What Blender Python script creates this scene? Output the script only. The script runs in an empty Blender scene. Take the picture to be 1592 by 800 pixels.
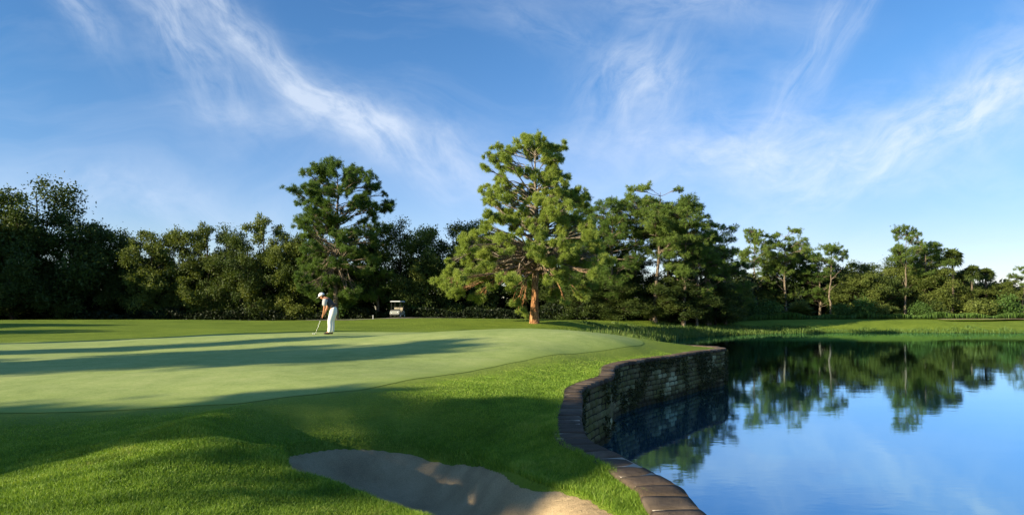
import bpy, bmesh, math, random
import numpy as np
from mathutils import Vector, Matrix, noise as mnoise

R = math.radians
scene = bpy.context.scene
COL = scene.collection

# ------------------------------------------------------------------ camera, sky, sun, exposure
F = 1061.0            # focal length of the photograph in its own pixels (width 1592)
HOR = 482.0           # horizon row of the photograph
CAMZ = 2.9
cd = bpy.data.cameras.new('camera')
cam = bpy.data.objects.new('camera', cd)
COL.objects.link(cam)
cam.location = (0, 0, CAMZ)
cam.rotation_euler = (R(90), 0, 0)
cd.sensor_width = 36
cd.lens = 36 * F / 1592
cd.shift_y = (HOR - 400) / 1592
cd.clip_start = 0.05
cd.clip_end = 12000
scene.camera = cam

SUN_EL = 18.0
SUN_DIR = Vector((-1, -0.60, 0)).normalized()
SUN_VEC = Vector((SUN_DIR.x * math.cos(R(SUN_EL)), SUN_DIR.y * math.cos(R(SUN_EL)), math.sin(R(SUN_EL))))
sl = bpy.data.lights.new('sun', 'SUN')
sl.energy = 5.0
sl.angle = R(0.5)
sl.color = (1.0, 0.87, 0.62)
so = bpy.data.objects.new('sun', sl)
COL.objects.link(so)
so.location = (-40, -10, 30)
so.rotation_euler = SUN_VEC.to_track_quat('Z', 'Y').to_euler()

vs = scene.view_settings
vs.view_transform = 'Standard'
vs.look = 'None'
vs.gamma = 1
vs.use_curve_mapping = False
vs.exposure = 0.95
cy = scene.cycles
cy.max_bounces = 6
cy.diffuse_bounces = 2
cy.glossy_bounces = 3
cy.transmission_bounces = 3
cy.transparent_max_bounces = 4
cy.caustics_reflective = False
cy.caustics_refractive = False
cy.use_denoising = True
cy.sample_clamp_indirect = 4

world = bpy.data.worlds.new('World')
scene.world = world
world.use_nodes = True


class NG:
    """small helper that writes node graphs"""
    def __init__(self, tree):
        self.t = tree
        self.n = tree.nodes
        self.l = tree.links

    def node(self, typ, **kw):
        nd = self.n.new(typ)
        for k, v in kw.items():
            setattr(nd, k, v)
        return nd

    def plug(self, sock, v):
        if isinstance(v, bpy.types.NodeSocket):
            self.l.new(v, sock)
        elif isinstance(v, (tuple, list)) and len(v) == 3 and sock.type == 'RGBA':
            sock.default_value = (*v, 1)
        else:
            sock.default_value = v

    def math(self, op, a, b=0.0, c=None, clamp=False):
        nd = self.node('ShaderNodeMath', operation=op, use_clamp=clamp)
        self.plug(nd.inputs[0], a)
        self.plug(nd.inputs[1], b)
        if c is not None:
            self.plug(nd.inputs[2], c)
        return nd.outputs[0]

    def mix(self, fac, a, b, blend='MIX'):
        nd = self.node('ShaderNodeMix', data_type='RGBA', blend_type=blend)
        self.plug(nd.inputs[0], fac)
        self.plug(nd.inputs[6], a)
        self.plug(nd.inputs[7], b)
        return nd.outputs[2]

    def noise(self, vec, scale, detail=3, rough=0.55, dist=0.0, out=0):
        nd = self.node('ShaderNodeTexNoise')
        if vec is not None:
            self.plug(nd.inputs['Vector'], vec)
        nd.inputs['Scale'].default_value = scale
        nd.inputs['Detail'].default_value = detail
        nd.inputs['Roughness'].default_value = rough
        nd.inputs['Distortion'].default_value = dist
        return nd.outputs[out]

    def ramp(self, fac, stops, interp='LINEAR'):
        nd = self.node('ShaderNodeValToRGB')
        cr = nd.color_ramp
        cr.interpolation = interp
        while len(cr.elements) < len(stops):
            cr.elements.new(0.5)
        for e, (p, c) in zip(cr.elements, stops):
            e.position = p
            e.color = (*c, 1) if len(c) == 3 else c
        self.plug(nd.inputs[0], fac)
        return nd.outputs[0]

    def rng(self, v, a, b, c=0.0, d=1.0, smooth=False):
        nd = self.node('ShaderNodeMapRange')
        if smooth:
            nd.interpolation_type = 'SMOOTHSTEP'
        self.plug(nd.inputs[0], v)
        for i, q in enumerate((a, b, c, d)):
            nd.inputs[i + 1].default_value = q
        return nd.outputs[0]

    def xyz(self, x, y, z):
        nd = self.node('ShaderNodeCombineXYZ')
        for i, q in enumerate((x, y, z)):
            self.plug(nd.inputs[i], q)
        return nd.outputs[0]

    def sep(self, v):
        nd = self.node('ShaderNodeSeparateXYZ')
        self.plug(nd.inputs[0], v)
        return nd.outputs

    def bump(self, h, strength=0.5, dist=0.05, normal=None):
        nd = self.node('ShaderNodeBump')
        nd.inputs['Strength'].default_value = strength
        nd.inputs['Distance'].default_value = dist
        self.plug(nd.inputs['Height'], h)
        if normal is not None:
            self.plug(nd.inputs['Normal'], normal)
        return nd.outputs[0]


def build_world():
    world.node_tree.nodes.clear()
    g = NG(world.node_tree)
    sky = g.node('ShaderNodeTexSky', sky_type='NISHITA')
    sky.sun_disc = False
    sky.sun_elevation = R(SUN_EL)
    sky.sun_rotation = math.atan2(SUN_DIR.x, SUN_DIR.y)
    sky.air_density = 1.0
    sky.dust_density = 0.3
    sky.ozone_density = 2.2
    hs = g.node('ShaderNodeHueSaturation')
    hs.inputs['Saturation'].default_value = 1.12
    hs.inputs['Hue'].default_value = 0.512
    g.l.new(sky.outputs[0], hs.inputs['Color'])
    tc = g.node('ShaderNodeTexCoord')
    s = g.sep(tc.outputs['Generated'])
    yy = g.math('MAXIMUM', g.math('ABSOLUTE', s[1]), 0.06)
    u0 = g.math('DIVIDE', s[0], yy)
    v0 = g.math('DIVIDE', s[2], yy)
    base = g.xyz(u0, v0, g.math('MULTIPLY', s[1], 0.2))
    # bend the coordinates so that the wisps curl
    w = g.node('ShaderNodeTexNoise')
    g.plug(w.inputs['Vector'], base)
    w.inputs['Scale'].default_value = 3.2
    w.inputs['Detail'].default_value = 3
    ws = g.node('ShaderNodeVectorMath', operation='SUBTRACT')
    g.l.new(w.outputs[1], ws.inputs[0])
    ws.inputs[1].default_value = (0.5, 0.5, 0.5)
    wsc = g.node('ShaderNodeVectorMath', operation='SCALE')
    g.l.new(ws.outputs[0], wsc.inputs[0])
    wsc.inputs['Scale'].default_value = 0.14
    wa = g.node('ShaderNodeVectorMath', operation='ADD')
    g.l.new(base, wa.inputs[0])
    g.l.new(wsc.outputs[0], wa.inputs[1])
    q = g.sep(wa.outputs[0])
    u, v = q[0], q[1]
    # cirrus: direction (u0, v0), angle of the streak, half length, half width, weight, streak fineness
    els = [
        (-0.40, 0.41, -44, 0.17, 0.026, 0.75, 9),
        (-0.24, 0.28, -36, 0.13, 0.028, 0.85, 9),
        (-0.50, 0.42, -52, 0.13, 0.045, 0.62, 10),
        (-0.655, 0.44, -48, 0.08, 0.022, 0.45, 12),
        (-0.10, 0.235, -14, 0.19, 0.042, 0.50, 6),
        (-0.38, 0.285, -6, 0.10, 0.018, 0.32, 9),
        (0.20, 0.33, 58, 0.075, 0.060, 0.62, 9),
        (0.20, 0.235, -6, 0.12, 0.030, 0.35, 6),
        (0.36, 0.245, 12, 0.15, 0.045, 0.62, 8),
        (0.60, 0.27, 24, 0.21, 0.045, 0.72, 8),
        (0.73, 0.33, 36, 0.12, 0.055, 0.58, 8),
        (0.43, 0.38, 60, 0.18, 0.018, 0.36, 16),
        (0.50, 0.42, 52, 0.14, 0.014, 0.30, 16),
        (0.26, 0.45, -10, 0.15, 0.028, 0.45, 8),
        (0.08, 0.42, -26, 0.12, 0.032, 0.24, 8),
        (-0.58, 0.165, -6, 0.22, 0.040, 0.40, 4),
        (0.55, 0.20, -3, 0.30, 0.028, 0.22, 5),
    ]
    total = None
    for i, (cu, cv, ang, L, W, wt, fine) in enumerate(els):
        ca, sa = math.cos(R(ang)), math.sin(R(ang))
        du = g.math('SUBTRACT', u, cu)
        dv = g.math('SUBTRACT', v, cv)
        a = g.math('ADD', g.math('MULTIPLY', du, ca), g.math('MULTIPLY', dv, sa))
        b = g.math('SUBTRACT', g.math('MULTIPLY', dv, ca), g.math('MULTIPLY', du, sa))
        ea = g.math('POWER', g.math('MULTIPLY', a, 1 / L), 2.0)
        eb = g.math('POWER', g.math('MULTIPLY', b, 1 / W), 2.0)
        m = g.math('EXPONENT', g.math('MULTIPLY', g.math('ADD', ea, eb), -0.8))
        n = g.noise(g.xyz(g.math('MULTIPLY', a, 3.0), g.math('MULTIPLY', b, float(fine) * 0.85), i * 3.7), 4.0, 7, 0.64, 0.35)
        n = g.rng(n, 0.30, 0.74, 0.0, 1.0)
        c = g.math('MULTIPLY', g.math('MULTIPLY', m, n), wt * 1.15)
        total = c if total is None else g.math('ADD', total, c)
    veil = g.noise(g.xyz(g.math('MULTIPLY', u, 1.2), g.math('MULTIPLY', v, 3.4), 9.0), 2.6, 5, 0.6, 0.6)
    veil = g.math('MULTIPLY', g.rng(veil, 0.45, 0.85, 0, 0.22), g.rng(v, 0.0, 0.2, 0.3, 1.0))
    total = g.math('ADD', total, veil)
    total = g.math('MINIMUM', total, 0.86)
    total = g.math('MULTIPLY', total, g.rng(s[1], 0.02, 0.25, 0.25, 1.0))
    elev = g.rng(v0, 0.0, 0.42, 0.0, 1.0, True)
    low = g.mix(g.rng(s[0], -0.2, 0.6, 0.0, 1.0, True), (0.95, 0.90, 1.03), (0.72, 0.66, 0.86))
    tint = g.mix(elev, low, (0.56, 0.86, 0.98))
    skyc = g.mix(1.0, hs.outputs[0], tint, 'MULTIPLY')
    lum = g.node('ShaderNodeRGBToBW')
    g.l.new(sky.outputs[0], lum.inputs[0])
    cl = g.mix(1.0, (1.10, 1.22, 1.55), g.math('MULTIPLY', lum.outputs[0], 0.30), 'MULTIPLY')
    cl = g.mix(1.0, cl, (3.0, 3.5, 4.2), 'ADD')
    out = g.mix(total, skyc, cl)
    bg = g.node('ShaderNodeBackground')
    g.plug(bg.inputs['Color'], out)
    bg.inputs['Strength'].default_value = 0.099
    o = g.node('ShaderNodeOutputWorld')
    g.l.new(bg.outputs[0], o.inputs[0])


build_world()

# ------------------------------------------------------------------ helpers


def tag(o, label=None, cat=None, group=None, kind=None):
    if label:
        o['label'] = label
    if cat:
        o['category'] = cat
    if group:
        o['group'] = group
    if kind:
        o['kind'] = kind
    return o


def link(o, parent=None):
    COL.objects.link(o)
    if parent:
        o.parent = parent
    return o


def empty(name, loc=(0, 0, 0), rz=0.0):
    o = bpy.data.objects.new(name, None)
    o.empty_display_size = 0.2
    o.location = loc
    o.rotation_euler = (0, 0, rz)
    return link(o)


def np_mesh(name, verts, faces, mats=None, tint=None, smooth=False, fmat=None):
    """verts (n,3), faces: array (m,k) with one k, or list of such arrays"""
    if not isinstance(faces, (list, tuple)):
        faces = [faces]
    faces = [np.asarray(f, dtype=np.int32) for f in faces if len(f)]
    me = bpy.data.meshes.new(name)
    verts = np.asarray(verts, dtype=np.float32)
    me.vertices.add(len(verts))
    me.vertices.foreach_set('co', verts.ravel())
    nl = sum(f.size for f in faces)
    nf = sum(len(f) for f in faces)
    me.loops.add(nl)
    me.loops.foreach_set('vertex_index', np.concatenate([f.ravel() for f in faces]))
    me.polygons.add(nf)
    cnt = np.concatenate([np.full(len(f), f.shape[1], dtype=np.int32) for f in faces])
    st = np.concatenate([[0], np.cumsum(cnt)[:-1]]).astype(np.int32)
    me.polygons.foreach_set('loop_start', st)
    if smooth:
        me.polygons.foreach_set('use_smooth', np.ones(nf, dtype=bool))
    if fmat is not None:
        me.polygons.foreach_set('material_index', np.asarray(fmat, dtype=np.int32))
    me.update(calc_edges=True)
    if tint is not None:
        a = me.attributes.new('tint', 'FLOAT', 'FACE')
        a.data.foreach_set('value', np.asarray(tint, dtype=np.float32))
    for m in (mats or []):
        me.materials.append(m)
    return me


def obj(name, me, parent=None, loc=None):
    o = bpy.data.objects.new(name, me)
    if loc is not None:
        o.location = loc
    return link(o, parent)


def bm_obj(name, bm, mat, parent=None, smooth=False, bevel=0.0):
    if bevel:
        bmesh.ops.bevel(bm, geom=list(bm.edges), offset=bevel, segments=2, affect='EDGES', profile=0.6)
    me = bpy.data.meshes.new(name)
    bm.normal_update()
    bm.to_mesh(me)
    bm.free()
    me.materials.append(mat)
    if smooth:
        me.polygons.foreach_set('use_smooth', np.ones(len(me.polygons), dtype=bool))
    return obj(name, me, parent)


def tube(pts, radii, n=6, caps=True):
    """swept tube -> verts, quads"""
    P = np.asarray(pts, float)
    m = len(P)
    T = np.gradient(P, axis=0)
    T /= np.linalg.norm(T, axis=1)[:, None] + 1e-9
    up = np.array([0.13, 0.21, 0.97])
    if abs(T[0] @ up) > 0.9:
        up = np.array([1.0, 0.1, 0.0])
    A = np.cross(T, up)
    A /= np.linalg.norm(A, axis=1)[:, None] + 1e-9
    B = np.cross(T, A)
    th = np.arange(n) * 2 * math.pi / n
    V = P[:, None, :] + (A[:, None, :] * np.cos(th)[None, :, None] + B[:, None, :] * np.sin(th)[None, :, None]) * np.asarray(radii)[:, None, None]
    V = V.reshape(-1, 3)
    i = np.arange(m - 1)[:, None] * n
    j = np.arange(n)[None, :]
    Q = np.stack([i + j, i + (j + 1) % n, i + n + (j + 1) % n, i + n + j], -1).reshape(-1, 4)
    return V, Q


class Acc:
    def __init__(self):
        self.v, self.f, self.t, self.k = [], [], [], 0

    def add(self, V, Fc, tint=0.5):
        V = np.asarray(V)
        Fc = np.asarray(Fc)
        self.v.append(V)
        self.f.append(Fc + self.k)
        t = np.full(len(Fc), tint) if np.isscalar(tint) else np.asarray(tint)
        self.t.append(t)
        self.k += len(V)

    def mesh(self, name, mats, smooth=False):
        ks = sorted(set(f.shape[1] for f in self.f))
        faces, tints = [], []
        for k in ks:
            faces.append(np.concatenate([f for f in self.f if f.shape[1] == k]))
            tints.append(np.concatenate([t for f, t in zip(self.f, self.t) if f.shape[1] == k]))
        return np_mesh(name, np.concatenate(self.v), faces, mats, np.concatenate(tints), smooth)


# ------------------------------------------------------------------ materials

def new_mat(name):
    m = bpy.data.materials.new(name)
    m.use_nodes = True
    m.node_tree.nodes.clear()
    g = NG(m.node_tree)
    out = g.node('ShaderNodeOutputMaterial')
    return m, g, out


def princ(g, out, color, rough=0.8, normal=None, spec=0.3, **kw):
    p = g.node('ShaderNodeBsdfPrincipled')
    g.plug(p.inputs['Base Color'], color)
    g.plug(p.inputs['Roughness'], rough)
    p.inputs['Specular IOR Level'].default_value = spec
    if normal is not None:
        g.plug(p.inputs['Normal'], normal)
    for k, v in kw.items():
        g.plug(p.inputs[k], v)
    g.l.new(p.outputs[0], out.inputs[0])
    return p


def simple(name, c, rough=0.6, spec=0.3, var=0.12, scale=8.0, bump=0.0, metallic=0.0):
    m, g, out = new_mat(name)
    tc = g.node('ShaderNodeTexCoord').outputs['Object']
    n = g.noise(tc, scale, 4)
    lo = tuple(q * (1 - var) for q in c)
    hi = tuple(min(1, q * (1 + var)) for q in c)
    colr = g.mix(n, lo, hi)
    nm = g.bump(n, bump, 0.02) if bump else None
    princ(g, out, colr, rough, nm, spec, Metallic=metallic)
    return m


def leaf_mat(name, dark, mid, light, trans=0.35, rough=0.55, patch=0.35):
    m, g, out = new_mat(name)
    at = g.node('ShaderNodeAttribute', attribute_name='tint').outputs['Fac']
    oi = g.node('ShaderNodeObjectInfo').outputs['Random']
    tc = g.node('ShaderNodeTexCoord').outputs['Object']
    n = g.noise(tc, patch, 2)
    t = g.math('ADD', g.math('MULTIPLY', at, 0.65), g.math('MULTIPLY', g.math('SUBTRACT', n, 0.5), 0.9))
    t = g.math('ADD', t, g.math('MULTIPLY', oi, 0.28), clamp=True)
    c = g.ramp(t, [(0.0, dark), (0.5, mid), (1.0, light)])
    p = g.node('ShaderNodeBsdfPrincipled')
    g.plug(p.inputs['Base Color'], c)
    p.inputs['Roughness'].default_value = rough
    p.inputs['Specular IOR Level'].default_value = 0.25
    tr = g.node('ShaderNodeBsdfTranslucent')
    ct = g.mix(1.0, c, (1.15, 1.1, 0.45), 'MULTIPLY')
    g.plug(tr.inputs[0], ct)
    mx = g.node('ShaderNodeMixShader')
    mx.inputs[0].default_value = trans
    g.l.new(p.outputs[0], mx.inputs[1])
    g.l.new(tr.outputs[0], mx.inputs[2])
    g.l.new(mx.outputs[0], out.inputs[0])
    return m


M = {}
M['oak_leaf'] = leaf_mat('oak_leaf', (0.022, 0.042, 0.009), (0.068, 0.102, 0.020), (0.155, 0.190, 0.042), 0.32)
M['light_leaf'] = leaf_mat('light_leaf', (0.055, 0.080, 0.015), (0.140, 0.180, 0.036), (0.245, 0.275, 0.065), 0.36)
M['thicket_leaf_shade'] = leaf_mat('thicket_leaf_shade', (0.006, 0.012, 0.003), (0.016, 0.028, 0.007), (0.040, 0.058, 0.014), 0.12)  # leaf colour kept near black to paint the shade inside the woods
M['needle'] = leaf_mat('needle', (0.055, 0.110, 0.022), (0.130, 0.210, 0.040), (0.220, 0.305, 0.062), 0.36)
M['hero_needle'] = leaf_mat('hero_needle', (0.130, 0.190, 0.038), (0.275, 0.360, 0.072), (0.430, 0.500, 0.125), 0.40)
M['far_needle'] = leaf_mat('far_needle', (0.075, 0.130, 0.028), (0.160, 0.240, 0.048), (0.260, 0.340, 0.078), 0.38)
M['palm_leaf'] = leaf_mat('palm_leaf', (0.030, 0.055, 0.014), (0.070, 0.105, 0.025), (0.140, 0.170, 0.045), 0.25)
M['shrub_leaf'] = leaf_mat('shrub_leaf', (0.030, 0.065, 0.014), (0.080, 0.150, 0.030), (0.150, 0.235, 0.050), 0.30)
M['reed'] = leaf_mat('reed', (0.025, 0.065, 0.012), (0.075, 0.140, 0.024), (0.180, 0.230, 0.055), 0.25, patch=0.25)
M['ivy'] = leaf_mat('ivy', (0.022, 0.030, 0.007), (0.070, 0.072, 0.020), (0.17, 0.16, 0.045), 0.15, patch=1.2)


def bark_mat(name, a, b, c, scale=6.0, grey_above=None):
    m, g, out = new_mat(name)
    tc = g.node('ShaderNodeTexCoord').outputs['Object']
    s = g.sep(tc)
    v = g.xyz(s[0], s[1], g.math('MULTIPLY', s[2], 0.35))
    n = g.noise(v, scale, 5, 0.65)
    vo = g.node('ShaderNodeTexVoronoi', feature='DISTANCE_TO_EDGE')
    g.plug(vo.inputs['Vector'], v)
    vo.inputs['Scale'].default_value = scale * 0.9
    e = g.rng(vo.outputs[0], 0.0, 0.12)
    colr = g.ramp(n, [(0.3, a), (0.5, b), (0.72, c)])
    if grey_above:
        grey = g.ramp(n, [(0.3, (0.12, 0.10, 0.075)), (0.5, (0.24, 0.20, 0.15)), (0.72, (0.38, 0.33, 0.26))])
        colr = g.mix(g.rng(s[2], grey_above - 1.5, grey_above + 1.0), colr, grey)
    colr = g.mix(g.math('MULTIPLY', g.math('SUBTRACT', 1.0, e), 0.7), colr, tuple(q * 0.35 for q in a))
    h = g.math('ADD', g.math('MULTIPLY', e, 0.6), n)
    princ(g, out, colr, 0.9, g.bump(h, 0.8, 0.06), 0.15)
    return m


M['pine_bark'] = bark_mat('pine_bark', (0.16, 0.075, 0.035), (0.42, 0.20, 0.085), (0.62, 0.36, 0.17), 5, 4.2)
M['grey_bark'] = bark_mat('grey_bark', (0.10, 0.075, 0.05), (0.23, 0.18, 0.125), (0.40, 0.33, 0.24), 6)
M['dark_bark'] = bark_mat('dark_bark', (0.02, 0.016, 0.011), (0.05, 0.04, 0.028), (0.12, 0.10, 0.07), 5)


def grass_ground():
    m, g, out = new_mat('rough_grass_ground')
    tc = g.node('ShaderNodeTexCoord').outputs['Object']
    s = g.sep(tc)
    n1 = g.noise(tc, 0.35, 4, 0.55)
    n2 = g.noise(tc, 3.2, 4, 0.6)
    n3 = g.noise(tc, 38.0, 3, 0.7)
    n4 = g.noise(tc, 9.0, 3, 0.6)
    t = g.math('ADD', g.math('MULTIPLY', n1, 0.34), g.math('ADD', g.math('MULTIPLY', n2, 0.22), g.math('MULTIPLY', n3, 0.32)))
    t = g.math('ADD', t, g.math('MULTIPLY', n4, 0.12))
    c = g.ramp(t, [(0.34, (0.085, 0.125, 0.014)), (0.48, (0.150, 0.215, 0.024)), (0.60, (0.220, 0.285, 0.036)), (0.72, (0.30, 0.32, 0.06))])
    vo = g.node('ShaderNodeTexNoise')
    g.plug(vo.inputs['Vector'], tc)
    vo.inputs['Scale'].default_value = 60
    vo.inputs['Detail'].default_value = 4
    h = g.math('ADD', g.math('MULTIPLY', vo.outputs[0], 0.8), g.math('MULTIPLY', n4, 0.9))
    # woodland floor: dead leaves, blackened to paint the shade under the trees
    at = g.node('ShaderNodeAttribute', attribute_name='shaded_litter').outputs['Fac']
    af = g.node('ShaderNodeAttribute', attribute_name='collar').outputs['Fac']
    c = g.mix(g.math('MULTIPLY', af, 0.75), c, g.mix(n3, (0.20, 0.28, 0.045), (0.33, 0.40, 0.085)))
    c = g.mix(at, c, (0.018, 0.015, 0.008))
    ab = g.node('ShaderNodeAttribute', attribute_name='bed').outputs['Fac']
    c = g.mix(ab, c, (0.030, 0.022, 0.012))
    princ(g, out, c, 0.95, g.bump(h, 0.9, 0.05), 0.08)
    return m


def green_mat():
    m, g, out = new_mat('putting_green_turf')
    tc = g.node('ShaderNodeTexCoord').outputs['Object']
    n1 = g.noise(tc, 0.30, 4, 0.5)
    n2 = g.noise(tc, 2.4, 5, 0.62)
    n3 = g.noise(tc, 55, 3, 0.7)
    t = g.math('ADD', g.math('MULTIPLY', n1, 0.4), g.math('ADD', g.math('MULTIPLY', n2, 0.3), g.math('MULTIPLY', n3, 0.3)))
    t = g.math('ADD', t, g.math('MULTIPLY', g.math('SUBTRACT', g.noise(tc, 14, 4, 0.7), 0.5), 0.35))
    c = g.ramp(t, [(0.34, (0.220, 0.285, 0.075)), (0.50, (0.330, 0.400, 0.120)), (0.68, (0.470, 0.500, 0.180))])
    ae = g.node('ShaderNodeAttribute', attribute_name='edge').outputs['Fac']
    c = g.mix(g.math('MULTIPLY', ae, 0.95), c, g.mix(n3, (0.20, 0.28, 0.045), (0.33, 0.40, 0.085)))
    princ(g, out, c, 0.9, g.bump(g.math('ADD', n3, n2), 0.5, 0.012), 0.10)
    return m


def sand_mat():
    m, g, out = new_mat('bunker_sand')
    tc = g.node('ShaderNodeTexCoord').outputs['Object']
    n1 = g.noise(tc, 1.6, 4, 0.5)
    n2 = g.noise(tc, 85, 4, 0.75)
    n3 = g.noise(tc, 14, 4, 0.6)
    vo = g.node('ShaderNodeTexVoronoi')
    g.plug(vo.inputs['Vector'], tc)
    vo.inputs['Scale'].default_value = 30
    peb = g.rng(vo.outputs['Distance'], 0.06, 0.13)
    t = g.math('ADD', g.math('MULTIPLY', n2, 0.6), g.math('MULTIPLY', n1, 0.4))
    c = g.ramp(t, [(0.30, (0.25, 0.175, 0.095)), (0.5, (0.50, 0.36, 0.20)), (0.70, (0.74, 0.56, 0.33))])
    c = g.mix(g.math('MULTIPLY', g.math('SUBTRACT', 1.0, peb), 0.45), c, (0.16, 0.12, 0.08))
    h = g.math('ADD', n2, g.math('MULTIPLY', n3, 1.4))
    princ(g, out, c, 0.95, g.bump(h, 0.85, 0.03), 0.1)
    return m


def water_mat():
    m, g, out = new_mat('pond_water')
    tc = g.node('ShaderNodeTexCoord').outputs['Object']
    s = g.sep(tc)
    v = g.xyz(g.math('MULTIPLY', s[0], 0.55), s[1], 0.0)
    a = g.noise(v, 0.9, 3, 0.5)
    b = g.noise(v, 6.0, 3, 0.55)
    c2 = g.noise(v, 0.16, 2, 0.5)
    h = g.math('ADD', g.math('ADD', g.math('MULTIPLY', a, 0.45), g.math('MULTIPLY', b, 0.10)), g.math('MULTIPLY', c2, 0.8))
    n = g.bump(h, 0.13, 0.05)
    deep = g.node('ShaderNodeBsdfDiffuse')
    deep.inputs[0].default_value = (0.022, 0.105, 0.175, 1)
    gl = g.node('ShaderNodeBsdfGlossy')
    gl.inputs['Color'].default_value = (0.52, 0.76, 0.92, 1)
    gl.inputs['Roughness'].default_value = 0.03
    g.plug(gl.inputs['Normal'], n)
    fr = g.node('ShaderNodeFresnel')
    fr.inputs['IOR'].default_value = 1.75
    mx = g.node('ShaderNodeMixShader')
    g.plug(mx.inputs[0], g.rng(fr.outputs[0], 0.0, 0.6, 0.35, 1.0))
    g.l.new(deep.outputs[0], mx.inputs[1])
    g.l.new(gl.outputs[0], mx.inputs[2])
    g.l.new(mx.outputs[0], out.inputs[0])
    return m


M['ground'] = grass_ground()
M['green'] = green_mat()
M['sand'] = sand_mat()
M['water'] = water_mat()
M['path'] = simple('path_concrete', (0.34, 0.31, 0.26), 0.9, 0.1, 0.15, 2.0, 0.2)


def blade_mat():
    m, g, out = new_mat('grass_blade')
    at = g.node('ShaderNodeAttribute', attribute_name='tint').outputs['Fac']
    tc = g.node('ShaderNodeTexCoord').outputs['Object']
    n = g.noise(tc, 1.4, 4)
    t = g.math('ADD', g.math('MULTIPLY', at, 0.75), g.math('MULTIPLY', g.math('SUBTRACT', n, 0.38), 0.9), clamp=True)
    dry = g.math('MULTIPLY', g.rng(g.noise(tc, 0.7, 5, 0.7), 0.56, 0.72), g.rng(g.noise(tc, 22, 3), 0.42, 0.6))
    c = g.ramp(t, [(0.0, (0.070, 0.130, 0.014)), (0.35, (0.155, 0.265, 0.028)), (0.7, (0.270, 0.400, 0.050)), (1.0, (0.48, 0.52, 0.14))])
    c = g.mix(g.math('MULTIPLY', dry, 0.6), c, (0.34, 0.30, 0.10))
    p = g.node('ShaderNodeBsdfPrincipled')
    g.plug(p.inputs['Base Color'], c)
    p.inputs['Roughness'].default_value = 0.5
    p.inputs['Specular IOR Level'].default_value = 0.25
    tr = g.node('ShaderNodeBsdfTranslucent')
    g.plug(tr.inputs[0], g.mix(1.0, c, (1.2, 1.15, 0.4), 'MULTIPLY'))
    mx = g.node('ShaderNodeMixShader')
    mx.inputs[0].default_value = 0.35
    g.l.new(p.outputs[0], mx.inputs[1])
    g.l.new(tr.outputs[0], mx.inputs[2])
    g.l.new(mx.outputs[0], out.inputs[0])
    return m


M['blade'] = blade_mat()


def stone_mat(name, lo, mid, hi, moss):
    m, g, out = new_mat(name)
    at = g.node('ShaderNodeAttribute', attribute_name='tint').outputs['Fac']
    tc = g.node('ShaderNodeTexCoord').outputs['Object']
    n = g.noise(tc, 14, 6, 0.7)
    n2 = g.noise(tc, 1.1, 4, 0.6)
    n3 = g.noise(tc, 60, 4, 0.7)
    t = g.math('ADD', g.math('MULTIPLY', n, 0.5), g.math('MULTIPLY', at, 0.45))
    c = g.ramp(t, [(0.25, lo), (0.5, mid), (0.8, hi)])
    c = g.mix(g.rng(n2, 0.42, 0.60, 0.0, 0.85), c, moss)
    geo = g.sep(g.node('ShaderNodeNewGeometry').outputs['Position'])[2]
    wet = g.rng(g.math('ADD', geo, g.math('MULTIPLY', g.math('SUBTRACT', n2, 0.5), 0.25)), 0.16, 0.26, 0.75, 0.0)
    c = g.mix(wet, c, (0.022, 0.017, 0.010))
    oi = g.node('ShaderNodeObjectInfo').outputs['Random']
    c = g.mix(1.0, c, g.ramp(oi, [(0, (0.78, 0.78, 0.78)), (1, (1.15, 1.12, 1.08))]), 'MULTIPLY')
    princ(g, out, c, 0.92, g.bump(g.math('ADD', n, g.math('MULTIPLY', n3, 0.6)), 0.7, 0.02), 0.15)
    return m


M['wall'] = stone_mat('wall_block', (0.135, 0.105, 0.050), (0.270, 0.235, 0.115), (0.66, 0.64, 0.38), (0.140, 0.135, 0.040))
M['coping'] = stone_mat('coping_stone', (0.060, 0.043, 0.030), (0.135, 0.10, 0.072), (0.27, 0.21, 0.155), (0.070, 0.052, 0.036))
M['mortar'] = simple('mortar', (0.42, 0.37, 0.30), 0.95, 0.1, 0.3, 10, 0.3)

# ------------------------------------------------------------------ the lie of the land


def gp(px, py, Y):
    """point seen at pixel (px, py) of the photograph, Y metres away"""
    return ((px - 796) / F * Y, Y, CAMZ - (py - HOR) / F * Y)


WALL_TOP = 1.38


def wp(px, py):
    Y = F * (CAMZ - WALL_TOP) / (py - HOR)
    return ((px - 796) / F * Y, Y)


# centre line of the coping, from behind the camera round to the far end of the wall
wall_raw = [(1.75, -14), (1.55, -6), (1.42, 0.0), (1.30, 3.2)] + [wp(*p) for p in (
    (1042, 796), (1025, 769), (990, 746), (947, 721), (911, 703), (889, 690), (880, 671), (880, 650), (884, 632),
    (886, 620), (886, 610), (894, 603), (918, 594), (936, 588), (941, 581), (942, 574), (955, 567), (992, 560),
    (1046, 553), (1082, 547))] + [(7.50, 25.8), (8.15, 26.7), (8.15, 28.0), (7.2, 29.4), (5.9, 30.8)]
shore_raw = [(4.8, 34), (4.9, 42), (8.0, 52), (12.5, 61), (15.6, 68), (20, 75), (27, 81.5), (34, 86), (44, 88.5), (56, 88), (66, 86.5),
             (82, 86), (105, 84), (128, 72), (142, 45), (146, 5), (140, -35), (110, -60), (60, -66), (20, -50), (5, -30)]


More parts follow.
